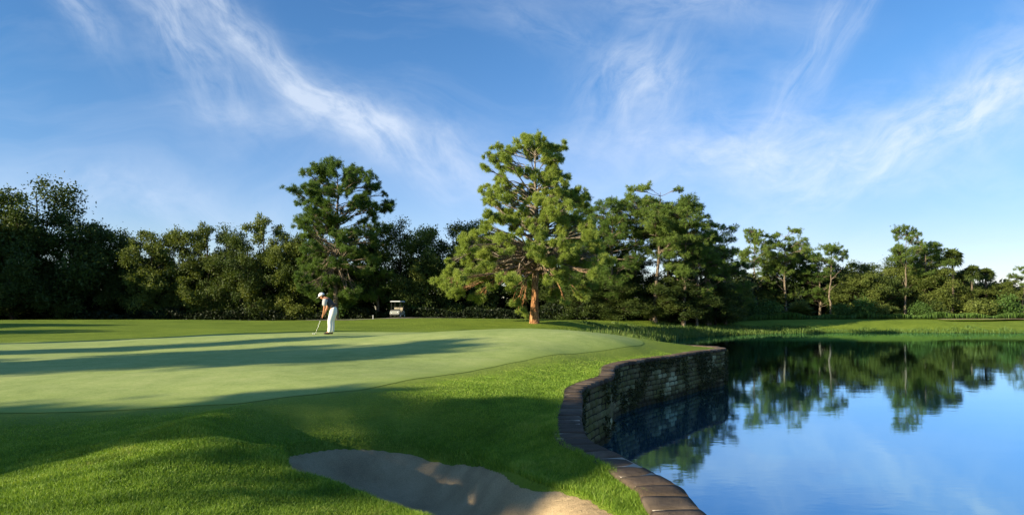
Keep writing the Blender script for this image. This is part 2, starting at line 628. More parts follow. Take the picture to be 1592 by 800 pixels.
def catmull(pts, step):
    P = [np.array(p, float) for p in pts]
    P = [2 * P[0] - P[1]] + P + [2 * P[-1] - P[-2]]
    out = []
    for i in range(1, len(P) - 2):
        n = max(2, int(np.linalg.norm(P[i + 1] - P[i]) / step))
        for k in range(n):
            t = k / n
            out.append(0.5 * ((2 * P[i]) + (-P[i - 1] + P[i + 1]) * t + (2 * P[i - 1] - 5 * P[i] + 4 * P[i + 1] - P[i + 2]) * t * t
                              + (-P[i - 1] + 3 * P[i] - 3 * P[i + 1] + P[i + 2]) * t ** 3))
    out.append(P[-2])
    return np.array(out)


wall_line = catmull(wall_raw, 0.30)
shore_line = catmull([tuple(wall_line[-1])] + shore_raw + [tuple(wall_line[0])], 3.0)[1:-1]
POND = np.concatenate([wall_line, shore_line])
NW = len(wall_line) - 1           # the first NW edges are wall


def sdist(X, Y, poly):
    """signed distance to a closed polygon (positive inside) and the index of the nearest edge"""
    best = np.full(X.shape, 1e18)
    idx = np.zeros(X.shape, int)
    ins = np.zeros(X.shape, bool)
    n = len(poly)
    for i in range(n):
        ax, ay = poly[i]
        bx, by = poly[(i + 1) % n]
        dx, dy = bx - ax, by - ay
        t = np.clip(((X - ax) * dx + (Y - ay) * dy) / (dx * dx + dy * dy + 1e-12), 0, 1)
        d = (X - ax - t * dx) ** 2 + (Y - ay - t * dy) ** 2
        m = d < best
        best = np.where(m, d, best)
        idx = np.where(m, i, idx)
        c = ((ay > Y) != (by > Y)) & (X < (bx - ax) * (Y - ay) / (by - ay + 1e-12) + ax)
        ins ^= c
    d = np.sqrt(best)
    return np.where(ins, d, -d), idx


ctrl = [gp(*p) for p in (
    # px, py, Y
    (0, 498, 85), (200, 498, 85), (400, 498, 85), (600, 494, 82), (800, 497, 85), (960, 494, 85),
    (617, 494, 76), (560, 497, 76), (680, 494, 76),
    (830, 502, 60), (700, 502, 60), (600, 503, 60), (400, 504, 55), (920, 504, 60),
    (0, 499, 52), (80, 500, 52), (160, 502, 50), (300, 497, 62), (240, 503, 52),
    (60, 529, 30), (180, 524, 33), (0, 531, 29), (300, 516, 36), (420, 511, 40),
    (505, 519.5, 26), (350, 523, 26), (620, 519, 27), (700, 516, 31), (850, 517, 31), (960, 522, 28),
    (150, 532, 25), (30, 536, 24), (900, 513, 38),
    (1020, 531, 26), (985, 537, 22), (880, 553, 18.5),
    (400, 560, 16), (100, 570, 15), (700, 570, 15.5), (600, 540, 20), (250, 545, 20),
    (0, 640, 9.5), (300, 622, 10.5), (600, 610, 11), (800, 618, 10.8),
    (0, 700, 7.9), (120, 680, 8.2), (60, 735, 6.6), (200, 700, 6.9), (0, 790, 5.0), (300, 705, 6.6), (335, 668, 7.8), (440, 745, 6.5),
    (350, 800, 5.1), (560, 800, 5.5), (500, 660, 9.3), (640, 662, 9.7), (760, 680, 9.0), (840, 700, 8.0), (520, 638, 9.9),
)]
ctrl += [(x, y, WALL_TOP + 0.0) for x, y in wall_line[::5] if y > 1]
ctrl += [(-4, 0, 1.3), (0, 0, 1.25), (0.8, 2.5, 1.3), (-3, 3, 1.35), (-12, -12, 1.5), (0, -15, 1.4), (-14, 4, 1.5), (-20, 14, 1.7), (-30, 25, 1.8),
         (-40, 5, 1.7), (-45, 40, 2.0), (-75, 60, 2.0), (-90, 90, 1.8), (0, 110, 1.7), (-60, 115, 1.7), (4, 34, 1.0), (3, 45, 1.1), (8, 58, 1.1),
         (14, 74, 1.2), (24, 92, 1.35), (40, 100, 1.5), (60, 100, 1.6), (80, 100, 1.6), (40, 118, 1.7), (80, 118, 1.7), (110, 100, 1.6),
         (0.3, 6.9, 1.40), (0.95, 5.6, 1.40), (1.0, 4.4, 1.38)]
ctrl = np.array(ctrl)


def tps_fit(P):
    n = len(P)
    d = np.linalg.norm(P[:, None, :2] - P[None, :, :2], axis=2)
    K = np.where(d > 0, d * d * np.log(d + 1e-12), 0) + np.eye(n) * 0.35
    Q = np.c_[np.ones(n), P[:, :2]]
    A = np.block([[K, Q], [Q.T, np.zeros((3, 3))]])
    return np.linalg.solve(A, np.r_[P[:, 2], 0, 0, 0])


TW = tps_fit(ctrl)


def sm(t, a=0.0, b=1.0):
    t = np.clip((t - a) / (b - a), 0, 1)
    return t * t * (3 - 2 * t)


def lump(X, Y):
    return (np.sin(X * 0.9 + 1.3 * np.sin(Y * 0.7)) * np.sin(Y * 1.1 + 0.8 * np.sin(X * 0.5)) * 0.012
            + np.sin(X * 2.7 + Y * 1.3) * np.sin(Y * 3.1 - X * 1.7) * 0.006)


def land(X, Y):
    X = np.asarray(X, float)
    Y = np.asarray(Y, float)
    z = TW[-3] + TW[-2] * X + TW[-1] * Y
    for (cx, cy_, _), w in zip(ctrl, TW[:-3]):
        d2 = (X - cx) ** 2 + (Y - cy_) ** 2
        z = z + w * 0.5 * d2 * np.log(d2 + 1e-12)
    r = np.hypot(X - 10, Y - 30)
    far = sm(r, 75, 120)
    z = np.clip(z, 0.3, 3.0)
    return z * (1 - far) + 1.65 * far + lump(X, Y)


_Y = np.concatenate([np.arange(3.5, 30, 0.02), np.arange(30, 130, 0.1)])


def hit(px, py, dz=0.0):
    """where the line of sight through a pixel of the photograph meets the land"""
    zr = CAMZ - (py - HOR) / F * _Y
    Xr = (px - 796) / F * _Y
    zl = land(Xr, _Y) + dz
    k = int(np.argmax(zr <= zl))
    return (Xr[k], _Y[k])


BUNKER = catmull([hit(*p) for p in ((430, 713, -.36), (447, 701, -.36), (495, 691, -.34), (560, 686, -.32), (640, 688, -.26), (700, 699, -.20), (760, 717, -.12))]
                 + [hit(p[0], p[1], -0.03) for p in ((820, 738), (875, 752), (925, 770), (972, 800))]
                 + [(0.86, 4.5), (0.55, 4.0), (0.05, 4.3), (-0.35, 5.0)] + [hit(*p) for p in ((670, 800), (600, 784), (540, 762), (480, 742), (445, 730))] + [hit(430, 713, -0.36)], 0.25)[:-1]
GREEN = catmull([hit(*p) for p in ((-100, 545), (-40, 534), (60, 531.5), (150, 529), (260, 524))] + [gp(330, 520, 30.5)[:2], gp(520, 516, 31)[:2], gp(700, 515, 31)[:2],
                 gp(850, 517, 30)[:2], gp(950, 521, 27.5)[:2]] + [hit(*p) for p in ((998, 529.5), (985, 535), (905, 547), (800, 563), (690, 583), (560, 608), (420, 626), (250, 634), (60, 642))]
                + [(-9.0, 9.4), (-12.5, 11), hit(-100, 545)], 0.5)[:-1]


def height(X, Y, full=False):
    """the ground sheet: land, dropping behind the wall, sloping to the natural shore, sunk under the bunker sand"""
    z = land(X, Y)
    sd, idx = sdist(X, Y, POND)
    iswall = idx < NW
    near = np.exp(-np.clip(-sd, 0, None) / 0.5) * iswall
    z = z * (1 - near) + (WALL_TOP + 0.02) * near
    zw = np.where(sd > -0.04, z + (-1.0 - z) * sm(sd, -0.04, 0.12), z)
    bank = np.where(sd < 0, z * sm(-sd, 0, 9.0) + 0.02 + 0.06 * np.clip(-sd, 0, 2), -0.03 - 0.25 * np.clip(sd, 0, 5))
    zn = np.minimum(z, bank)
    z2 = np.where(iswall, zw, zn)
    sb, _ = sdist(X, Y, BUNKER)
    dip = bank_dip(X, Y, sb)
    z2 = z2 - dip
    z = z - dip
    zs = sand_h(X, Y, sb, z)
    z3 = np.where(sb > 0, z2 + (zs - 0.10 - z2) * sm(sb, 0.0, 0.13), z2)
    # turned-up turf lip round the bunker
    z3 = z3 + 0.035 * np.exp(-((sb + 0.10) / 0.12) ** 2) * (1 - sm(X, -0.2, 0.4))
    if full:
        return z3, sd, sb
    return z3


def bank_dip(X, Y, sb):
    # the turf falls towards the sand at the left and the back of the bunker
    yf = np.minimum(7.55, 8 - 1.286 * (X + 2.7))
    w = sm(Y, yf - 0.3, yf + 0.3) * (1 - 0.75 * sm(X, -1.2, 0.1))
    out = np.clip(-sb, 0, None)
    return 0.30 * w * (1 - sm(out, 0.0, 0.85)) - 0.07 * w * np.exp(-((out - 1.0) / 0.3) ** 2) * (sb < 0)


def sand_h(X, Y, sb, zl):
    right = sm(X - 0.30 * (6 - Y), 0.05, 0.60)
    lip = 0.08 * (1 - right) + 0.02
    dep = (0.62 - bank_dip(X, Y, np.clip(sb, 0, None)) * 0.9) * (1 - right) + 0.14 * right
    wid = 0.65 * (1 - right) + 1.3 * right
    return zl - lip - dep * sm(np.clip(sb, 0, None) / wid, 0, 1)


def build_ground():
    th = np.concatenate([np.linspace(-180, -60, 41)[:-1], np.linspace(-60, -41, 30)[:-1], np.linspace(-41, 41, 640)[:-1],
                         np.linspace(41, 60, 30)[:-1], np.linspace(60, 180, 41)[:-1]])
    th = np.radians(th)
    r = [0.3, 0.8, 1.4, 2.0, 2.5, 3.0]
    r += list(np.arange(3.3, 14, 0.05)) + list(np.arange(14, 32, 0.11))
    x = 32.1
    while x < 110:
        r.append(x)
        x *= 1.014
    while x < 9000:
        r.append(x)
        x *= 1.14
    r = np.array(r)
    Rr, Th = np.meshgrid(r, th, indexing='ij')
    X = Rr * np.sin(Th)
    Y = Rr * np.cos(Th)
    Z, sd, sb = height(X, Y, True)
    n = len(th)
    V = np.stack([X, Y, Z], -1).reshape(-1, 3)
    i = np.arange(len(r) - 1)[:, None] * n
    j = np.arange(n)[None, :]
    Q = np.stack([i + j, i + n + j, i + n + (j + 1) % n, i + (j + 1) % n], -1).reshape(-1, 4)[:, ::-1]
    c0 = len(V)
    V = np.vstack([V, [[0, 0, float(height(np.array([0.0]), np.array([0.0]))[0])]]])
    jj = np.arange(n)
    T = np.stack([jj, (jj + 1) % n, np.full(n, c0)], -1)[:, ::-1]
    me = np_mesh('ground', V, [T, Q], [M['ground']], smooth=True)
    # where the woodland floor begins
    floor_shade = np.zeros(len(V))
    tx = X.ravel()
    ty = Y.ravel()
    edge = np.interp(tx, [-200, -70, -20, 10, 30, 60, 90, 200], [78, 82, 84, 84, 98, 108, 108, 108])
    floor_shade[:-1] = np.clip((ty - edge) / 1.5, 0, 1)
    a = me.attributes.new('shaded_litter', 'FLOAT', 'POINT')
    a.data.foreach_set('value', floor_shade.astype(np.float32))
    sg, _ = sdist(tx, ty, GREEN)
    col_ = np.zeros(len(V))
    col_[:-1] = np.exp(-np.clip(-sg, 0, None) / 0.9)
    a = me.attributes.new('collar', 'FLOAT', 'POINT')
    a.data.foreach_set('value', col_.astype(np.float32))
    bed = np.zeros(len(V))
    bed[:-1] = np.clip(sd.ravel() / 0.3 + 0.5, 0, 1)
    a = me.attributes.new('bed', 'FLOAT', 'POINT')
    a.data.foreach_set('value', bed.astype(np.float32))
    if me.polygons[len(me.polygons) // 2].normal.z < 0:
        me.flip_normals()
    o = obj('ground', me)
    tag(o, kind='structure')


def sheet_in(name, poly, mat, zfun, step, kind='structure'):
    """a sheet that follows zfun inside the closed outline poly: rings from the outline towards its middle"""
    c = poly.mean(axis=0)
    n = len(poly)
    m = max(4, int(np.linalg.norm(poly - c, axis=1).max() / step))
    s = 1 - np.linspace(0, 1, m, endpoint=False)
    P = c[None, None] + (poly[None] - c[None, None]) * s[:, None, None]
    X, Y = P[..., 0], P[..., 1]
    Z = zfun(X, Y)
    V = np.stack([X, Y, Z], -1).reshape(-1, 3)
    i = np.arange(m - 1)[:, None] * n
    j = np.arange(n)[None, :]
    Q = np.stack([i + j, i + (j + 1) % n, i + n + (j + 1) % n, i + n + j], -1).reshape(-1, 4)
    V = np.vstack([V, [[c[0], c[1], float(zfun(np.array([c[0]]), np.array([c[1]]))[0])]]])
    b = (m - 1) * n
    jj = np.arange(n)
    T = np.stack([b + jj, b + (jj + 1) % n, np.full(n, len(V) - 1)], -1)
    me = np_mesh(name, V, [T, Q], [mat], smooth=True)
    if me.polygons[0].normal.z < 0:
        me.flip_normals()
    return tag(obj(name, me), kind=kind)


def resample(poly, step):
    out = []
    n = len(poly)
    for i in range(n):
        a, b = poly[i], poly[(i + 1) % n]
        k = max(1, int(np.linalg.norm(b - a) / step))
        for q in range(k):
            out.append(a + (b - a) * q / k)
    return np.array(out)


build_ground()
_go = sheet_in('putting_green', resample(GREEN, 0.12), M['green'], lambda X, Y: height(X, Y) + 0.007, 0.12)
_co = np.empty(len(_go.data.vertices) * 3, np.float32)
_go.data.vertices.foreach_get('co', _co)
_co = _co.reshape(-1, 3)
_ds, _ = sdist(_co[:, 0].astype(float), _co[:, 1].astype(float), GREEN)
_at = _go.data.attributes.new('edge', 'FLOAT', 'POINT')
_at.data.foreach_set('value', np.exp(-np.clip(_ds, 0, None) / 0.55).astype(np.float32))


def build_sand():
    x = np.arange(-3.5, 1.4, 0.03)
    y = np.arange(3.7, 10.3, 0.03)
    X, Y = np.meshgrid(x, y, indexing='ij')
    sb, _ = sdist(X, Y, BUNKER)
    zl = land(X, Y)
    sd, idx = sdist(X, Y, POND)
    near = np.exp(-np.clip(-sd, 0, None) / 0.5) * (idx < NW)
    zl = zl * (1 - near) + (WALL_TOP + 0.02) * near
    zl = zl - bank_dip(X, Y, sb)
    Z = sand_h(X, Y, sb, zl)
    # rake furrows and footfall
    Z += 0.006 * np.sin((X * 0.6 + Y) * 55 + 2 * np.sin(X * 3) + np.sin(Y * 2.3) * 2) + 0.010 * np.sin(X * 7 + np.sin(Y * 5)) * np.sin(Y * 6 + 2 * np.sin(X * 4))
    Z = np.where(sb < -0.02, Z - 0.3, Z)
    keep = sb > -0.12
    n = len(y)
    V = np.stack([X, Y, Z], -1).reshape(-1, 3)
    i = (np.arange(len(x) - 1) * n)[:, None]
    j = np.arange(n - 1)[None, :]
    Q = np.stack([i + j, i + n + j, i + n + j + 1, i + j + 1], -1).reshape(-1, 4)
    Q = Q[keep.ravel()[Q].all(axis=1)]
    u, inv = np.unique(Q, return_inverse=True)
    me = np_mesh('bunker_sand', V[u], inv.reshape(Q.shape), [M['sand']], smooth=True)
    tag(obj('bunker_sand', me), kind='structure')


build_sand()


def build_water():
    c = [(-5, -80, 0), (170, -80, 0), (170, 110, 0), (-5, 110, 0)]
    me = np_mesh('pond_water', c, np.array([[0, 1, 2, 3]]), [M['water']])
    tag(obj('pond_water', me), kind='structure')


build_water()


def ribbon(name, pts, w, mat, dz=0.012):
    P = catmull(pts, 1.0)
    T = np.gradient(P, axis=0)
    T /= np.linalg.norm(T, axis=1)[:, None]
    N = np.c_[-T[:, 1], T[:, 0]]
    k = 5
    rows = [P + N * w * (q / (k - 1) - 0.5) for q in range(k)]
    A = np.stack(rows, 1)
    Z = height(A[..., 0], A[..., 1]) + dz
    V = np.concatenate([A, Z[..., None]], -1).reshape(-1, 3)
    i = (np.arange(len(P) - 1) * k)[:, None]
    j = np.arange(k - 1)[None, :]
    Q = np.stack([i + j, i + j + 1, i + k + j + 1, i + k + j], -1).reshape(-1, 4)
    me = np_mesh(name, V, Q, [mat], smooth=True)
    if me.polygons[0].normal.z < 0:
        me.flip_normals()
    return tag(obj(name, me), kind='structure')


ribbon('cart_path', [gp(470, 497, 78)[:2], gp(530, 495, 77)[:2], gp(600, 493, 75.5)[:2], gp(660, 493, 74)[:2], gp(740, 493, 78)[:2], gp(830, 492, 84)[:2]], 2.2, M['path'], 0.05)
ribbon('far_sand_strip', [(62, 99.0), (72, 99.8), (84, 100.2), (100, 100)], 2.4, M['sand'], 0.03)

# ------------------------------------------------------------------ retaining wall


def build_wall():
    rng = np.random.RandomState(4)
    t = empty('retaining_wall', (wall_line[10][0], wall_line[10][1], 0))
    tag(t, 'curving stone block retaining wall with dark coping, mossy, between the green and the pond', 'wall')
    org = np.array([wall_line[10][0], wall_line[10][1], 0])
    # dense line by arc length
    P = wall_line
    L = np.r_[0, np.cumsum(np.linalg.norm(np.diff(P, axis=0), axis=1))]
    tot = L[-1]

    def at(s, off=0.0):
        s = np.asarray(s, float)
        p = np.stack([np.interp(s, L, P[:, 0]), np.interp(s, L, P[:, 1])], -1)
        e = 0.12
        q1 = np.stack([np.interp(s + e, L, P[:, 0]), np.interp(s + e, L, P[:, 1])], -1)
        q0 = np.stack([np.interp(s - e, L, P[:, 0]), np.interp(s - e, L, P[:, 1])], -1)
        d = q1 - q0
        d /= np.linalg.norm(d, axis=-1)[..., None] + 1e-9
        nrm = np.stack([d[..., 1], -d[..., 0]], -1)      # towards the water
        return p + nrm * np.asarray(off)[..., None] if np.ndim(off) else p + nrm * off
    s_vis = L[np.argmax(P[:, 1] > 2.0)]
    # core behind the blocks, mortar colour
    ss = np.arange(0, tot, 0.12)
    a = at(ss, 0.135)
    b = at(ss, 0.0)
    m = len(ss)
    V = np.vstack([np.c_[a, np.full(m, -1.0)], np.c_[a, np.full(m, WALL_TOP - 0.04)], np.c_[b, np.full(m, WALL_TOP - 0.04)], np.c_[b, np.full(m, -1.0)]]) - org
    k = np.arange(m - 1)
    Q = np.concatenate([np.stack([k + r * m, k + 1 + r * m, k + 1 + ((r + 1) % 4) * m, k + ((r + 1) % 4) * m], -1) for r in range(4)])
    Q = np.vstack([Q, [[0, m, 2 * m, 3 * m]], [[m - 1, 4 * m - 1, 3 * m - 1, 2 * m - 1]]])
    obj('wall_core', np_mesh('wall_core', V, Q, [M['thicket_dirt']]), t)
    # blocks
    acc = Acc()
    ch = 0.155
    z = -0.35
    row = 0
    g5 = np.linspace(0, 1, 6)
    while z < WALL_TOP - 0.06:
        h = min(ch, WALL_TOP - 0.045 - z)
        s = s_vis - 2 + (row % 2) * 0.17
        while s < tot - 0.05:
            w = rng.uniform(0.26, 0.40)
            if s + w > tot:
                w = tot - s
            bul = rng.uniform(0.025, 0.055)
            base = 0.14 + rng.uniform(-0.012, 0.018)
            U, Wv = np.meshgrid(g5, g5, indexing='ij')
            prof = (1 - np.abs(2 * U - 1) ** 5) * (1 - np.abs(2 * Wv - 1) ** 4)
            off = base - 0.03 + bul * prof + 0.02
            sx = s + 0.008 + (w - 0.016) * U
            p = at(sx, off)
            zz = z + 0.005 + (h - 0.010) * Wv + rng.uniform(-.004, .004)
            V = np.concatenate([p, zz[..., None]], -1).reshape(-1, 3) - org
            i = (np.arange(5) * 6)[:, None]
            j = np.arange(5)[None, :]
            Q = np.stack([i + j, i + 6 + j, i + 7 + j, i + 1 + j], -1).reshape(-1, 4)
            mid = at(np.array([s]))[0]
            # pale lichen patches on groups of blocks
            pn = mnoise.noise(Vector((s * 0.55, z * 1.6, 3.1)))
            tn = 0.75 + rng.uniform(-0.1, 0.25) if pn > 0.17 and rng.rand() > 0.25 else rng.uniform(0.05, 0.35)
            acc.add(V, Q, np.clip(tn + rng.uniform(-0.12, 0.12), 0, 1))
            s += w
        z += ch
        row += 1
    obj('wall_face', acc.mesh('wall_face', [M['wall']], True), t)
    # coping stones
    edges = []
    s = max(0, s_vis - 1.2)
    while s < tot - 0.1 and len(edges) < 96:
        w = rng.uniform(0.30, 0.40)
        edges.append((s, min(s + w, tot)))
        s += w
    for (s0, s1) in edges:
        k = 5
        q = np.linspace(s0 + 0.007, s1 - 0.007, k)
        zt = WALL_TOP + 0.045 + rng.uniform(-0.006, 0.006)
        zb = WALL_TOP - 0.055
        tilt = rng.uniform(-0.006, 0.006)
        ring = []
        offs = [(-0.165, zb), (-0.170, zt - 0.02), (-0.150, zt), (-0.05, zt + 0.003), (0.10, zt + 0.003), (0.205, zt), (0.222, zt - 0.02), (0.218, zb)]
        offs = [(o_ + rng.uniform(-.006, .006), z_) for o_, z_ in offs]
        for o_, z_ in offs:
            ring.append(np.c_[at(q, o_ - 0.0), np.full(k, z_ + tilt * (o_ * 5))])
        A = np.stack(ring, 1) - org        # k x 8 x 3
        # draw the end rings in a touch to soften the joint
        A[0, 1:7, 2] -= 0.006
        A[-1, 1:7, 2] -= 0.006
        V = A.reshape(-1, 3)
        i = (np.arange(k - 1) * 8)[:, None]
        j = np.arange(8)[None, :]
        Q = np.stack([i + j, i + (j + 1) % 8, i + 8 + (j + 1) % 8, i + 8 + j], -1).reshape(-1, 4)
        cap = [np.arange(8)[::-1][None], (np.arange(8) + (k - 1) * 8)[None]]
        me = np_mesh('coping_stone', V, [Q, np.vstack(cap)], [M['coping']], tint=np.full(len(Q) + 2, rng.uniform(0.2, 0.9)))
        obj('coping_stone', me, t)
    # mortar bed under and between the stones
    ss = np.arange(max(0, s_vis - 1.2), tot, 0.1)
    m = len(ss)
    a = at(ss, -0.15)
    b = at(ss, 0.19)
    V = np.vstack([np.c_[a, np.full(m, WALL_TOP - 0.03)], np.c_[a, np.full(m, WALL_TOP + 0.036)], np.c_[b, np.full(m, WALL_TOP + 0.036)], np.c_[b, np.full(m, WALL_TOP - 0.03)]]) - org
    k = np.arange(m - 1)
    Q = np.concatenate([np.stack([k + r * m, k + 1 + r * m, k + 1 + ((r + 1) % 4) * m, k + ((r + 1) % 4) * m], -1) for r in range(4)])
    obj('mortar_bed', np_mesh('mortar_bed', V, Q, [M['mortar']]), t)
    # climbing plants
    n = 30000
    s = rng.uniform(s_vis, tot, n)
    z = rng.uniform(0.05, WALL_TOP - 0.02, n)
    cov = np.array([mnoise.noise(Vector((q * 0.8, w * 1.1, 7.7))) + 0.5 * mnoise.noise(Vector((q * 3, w * 3, 1.7))) for q, w in zip(s, z)])
    endw = np.clip((s - (tot - 9.0)) / 3.0, 0, 1) * 0.40
    topw = np.clip((z - 0.95) / 0.4, 0, 1) * 0.16
    keep = cov + endw + topw > 0.10
    s, z = s[keep], z[keep]
    p = at(s, 0.17 + rng.uniform(0.0, 0.09, len(s)) + 0.05 * np.clip((s - (tot - 9)) / 4, 0, 1))
    C = np.c_[p, z] - org
    V, Q = leaves(C, rng.uniform(0.022, 0.045, len(C)), rng)
    me = np_mesh('ivy', V, Q, [M['ivy']], tint=rng.rand(len(Q)))
    o = obj('climbing_ivy', me, t)
    o['kind'] = 'stuff'


def leaves(C, size, rng, up=0.25):
    """one bent rhombus leaf at each centre"""
    n = len(C)
    a = rng.normal(size=(n, 3))
    a /= np.linalg.norm(a, axis=1)[:, None]
    b = rng.normal(size=(n, 3))
    b[:, 2] += up
    b -= a * (a * b).sum(1)[:, None]
    b /= np.linalg.norm(b, axis=1)[:, None]
    size = np.broadcast_to(np.asarray(size, float), (n,))[:, None]
    V = np.stack([C - a * size, C - b * size * 0.55, C + a * size, C + b * size * 0.55], 1).reshape(-1, 3)
    Q = np.arange(4 * n).reshape(-1, 4)
    return V, Q


M['thicket_dirt'] = simple('dark_backing', (0.035, 0.028, 0.018), 0.95, 0.1, 0.3, 4, 0.3)
build_wall()

# ------------------------------------------------------------------ trees


def curve3(p0, p1, sag, rng, k=7, wob=0.12):
    t = np.linspace(0, 1, k)[:, None]
    p = p0 * (1 - t) + p1 * t
    p[:, 2] += sag * 4 * (t[:, 0] * (1 - t[:, 0]))
    L = np.linalg.norm(p1 - p0)
    w = rng.normal(size=(k, 3)) * wob * L * 0.22
    w[0] = 0
    w[-1] = 0
    w[:, 2] *= 0.6
    return p + w


def needles(C, D, n, length, width, rng, spread=0.95, droop=0.0):
    """a burst of needles on each tuft: centre C, twig direction D"""
    m = len(C)
    dirs = rng.normal(size=(m, n, 3))
    dirs /= np.linalg.norm(dirs, axis=2)[..., None]
    dirs = dirs * spread + D[:, None, :] * 0.65
    dirs[..., 2] -= droop
    dirs /= np.linalg.norm(dirs, axis=2)[..., None]
    side = np.cross(dirs, rng.normal(size=(m, n, 3)))
    side /= np.linalg.norm(side, axis=2)[..., None] + 1e-9
    ln = (length * rng.uniform(0.65, 1.1, (m, n)))[..., None]
    base = C[:, None, :] + dirs * ln * 0.08
    V = np.stack([base - side * width * 0.5, base + side * width * 0.5, base + dirs * ln], 2).reshape(-1, 3)
    T = np.arange(m * n * 3).reshape(-1, 3)
    return V, T


def make_tree(name, height_m, env, npads, pad_r, leafkind, leafmat, barkmat, seed, trunk_r=0.28, lean=(0, 0),
              bare=0.3, leaf_n=200, leaf_size=0.16, flat=0.6, shell=0.45, needle=None, low_limbs=0, wob=0.5, sag=0.5, pads=None, droop=0.0):
    """trunk mesh (with limbs) + crown mesh. env: list of (z fraction, radius left (-x), radius right (+x), radius in depth)"""
    rng = np.random.RandomState(seed)
    H = height_m
    ez = np.array([e[0] for e in env]) * H
    eL = np.array([e[1] for e in env])
    eR = np.array([e[2] for e in env])
    eD = np.array([e[3] for e in env])
    # trunk
    k = 14
    tz = np.linspace(-0.3, H * 0.93, k)
    wx = np.cumsum(rng.normal(size=k)) * 0.07 * wob
    wy = np.cumsum(rng.normal(size=k)) * 0.07 * wob
    wx[:4] *= 0.3
    wy[:4] *= 0.3
    tl = (np.clip(tz, 0, None) / H) ** 1.6
    tp = np.c_[wx + lean[0] * tl, wy + lean[1] * tl, tz]
    tr = trunk_r * (1 - 0.88 * (np.clip(tz, 0, None) / (H * 0.93)) ** 1.15)
    tr[0] *= 1.45
    tr[1] *= 1.08
    bark = Acc()
    V, Q = tube(tp, tr, 9)
    bark.add(V, Q)

    def tat(z):
        return np.array([np.interp(z, tz, tp[:, 0]), np.interp(z, tz, tp[:, 1]), z])
    crown = Acc()
    zlo, zhi = ez[0], ez[-1]
    centers = []
    tries = 0
    if pads is not None:
        centers = [np.array(p, float) for p in pads]
    while len(centers) < npads and tries < npads * 60:
        tries += 1
        z = rng.uniform(zlo, zhi)
        ang = rng.uniform(0, 2 * math.pi)
        rr = (np.interp(z, ez, eR) if math.cos(ang) > 0 else np.interp(z, ez, eL))
        rd = np.interp(z, ez, eD)
        rmax = rr * abs(math.cos(ang)) + rd * abs(math.sin(ang))
        if rng.rand() > (rmax / max(eL.max(), eR.max(), eD.max())) ** 1.0 + 0.1:
            continue
        f = rng.uniform(shell, 1.0)
        c = tat(min(z, H * 0.9))
        p = np.array([c[0] + math.cos(ang) * rmax * f, c[1] + math.sin(ang) * rmax * f, z])
        if any(np.linalg.norm((p - q) * [1, 1, 1.4]) < pad_r * 0.85 for q in centers):
            continue
        centers.append(p)
    for p in centers:
        pr = pad_r * rng.uniform(0.6, 1.35)
        tint0 = rng.uniform(0.1, 0.9)
        hd = math.hypot(p[0] - tat(p[2])[0], p[1] - tat(p[2])[1])
        z0 = p[2] - hd * rng.uniform(0.05, 0.7)
        if z0 < H * bare:
            z0 = H * (bare + rng.uniform(0.0, 0.16))
        z0 = min(z0, H * 0.9)
        b0 = tat(z0)
        r0 = max(0.03, min(np.interp(z0, tz, tr) * 0.5, 0.025 + hd * rng.uniform(0.014, 0.026)))
        cv = curve3(b0, p, sag * rng.uniform(-0.4, 0.9) * hd * 0.12, rng)
        V, Q = tube(cv, np.linspace(r0, 0.028, len(cv)), 5)
        bark.add(V, Q)
        # twigs in the pad
        nt = max(4, int((11 if needle else 5) * pr))
        squash = np.array([rng.uniform(0.75, 1.25), rng.uniform(0.75, 1.25), rng.uniform(0.8, 1.25)])
        ends = []
        for _ in range(nt):
            d = rng.normal(size=3)
            d /= np.linalg.norm(d)
            e = p + d * np.array([pr, pr, pr * flat]) * squash * rng.uniform(0.45, 1.15)
            ends.append((p * 0.4 + e * 0.6, e))
            s = cv[rng.randint(len(cv) // 2, len(cv))]
            c2 = curve3(s, e, 0.03, rng, 4)
            V, Q = tube(c2, np.linspace(0.026, 0.010, len(c2)), 4)
            bark.add(V, Q)
        if needle:
            nn, ln, wd, per = needle
            nt = int(nn * (pr / pad_r) ** 2 * rng.uniform(0.8, 1.2))
            w_ = rng.randint(0, len(ends), nt)
            A_ = np.array([q[0] for q in ends])[w_]
            B_ = np.array([q[1] for q in ends])[w_]
            C = A_ + (B_ - A_) * rng.uniform(0.1, 1.08, (nt, 1)) + rng.normal(size=(nt, 3)) * 0.13 * pr
            D = B_ - A_
            D /= np.linalg.norm(D, axis=1)[:, None] + 1e-6
            D[:, 2] = np.abs(D[:, 2]) * 0.6 + 0.25
            V, T = needles(C, D, per, ln, wd, rng, droop=droop)
            tn = np.clip(np.repeat(tint0 * 0.5 + rng.uniform(0, 0.5, nt), per), 0, 1)
            crown.add(V, T, tn)
        else:
            nl = int(leaf_n * (pr / pad_r) ** 2 * rng.uniform(0.75, 1.2))
            # leaves sit on a handful of sprays inside the pad so the outline is ragged
            ns = 9
            sc = rng.normal(size=(ns, 3))
            sc /= np.linalg.norm(sc, axis=1)[:, None]
            sc = p + sc * np.array([pr, pr, pr * flat]) * rng.uniform(0.45, 1.0, (ns, 1))
            w = rng.randint(0, ns, nl)
            C = sc[w] + rng.normal(size=(nl, 3)) * np.array([pr, pr, pr * flat]) * 0.30
            V, Q = leaves(C, leaf_size * rng.uniform(0.6, 1.3, nl), rng)
            tn = np.clip(tint0 * 0.55 + rng.uniform(0, 0.45, nl), 0, 1)
            crown.add(V, Q, tn)
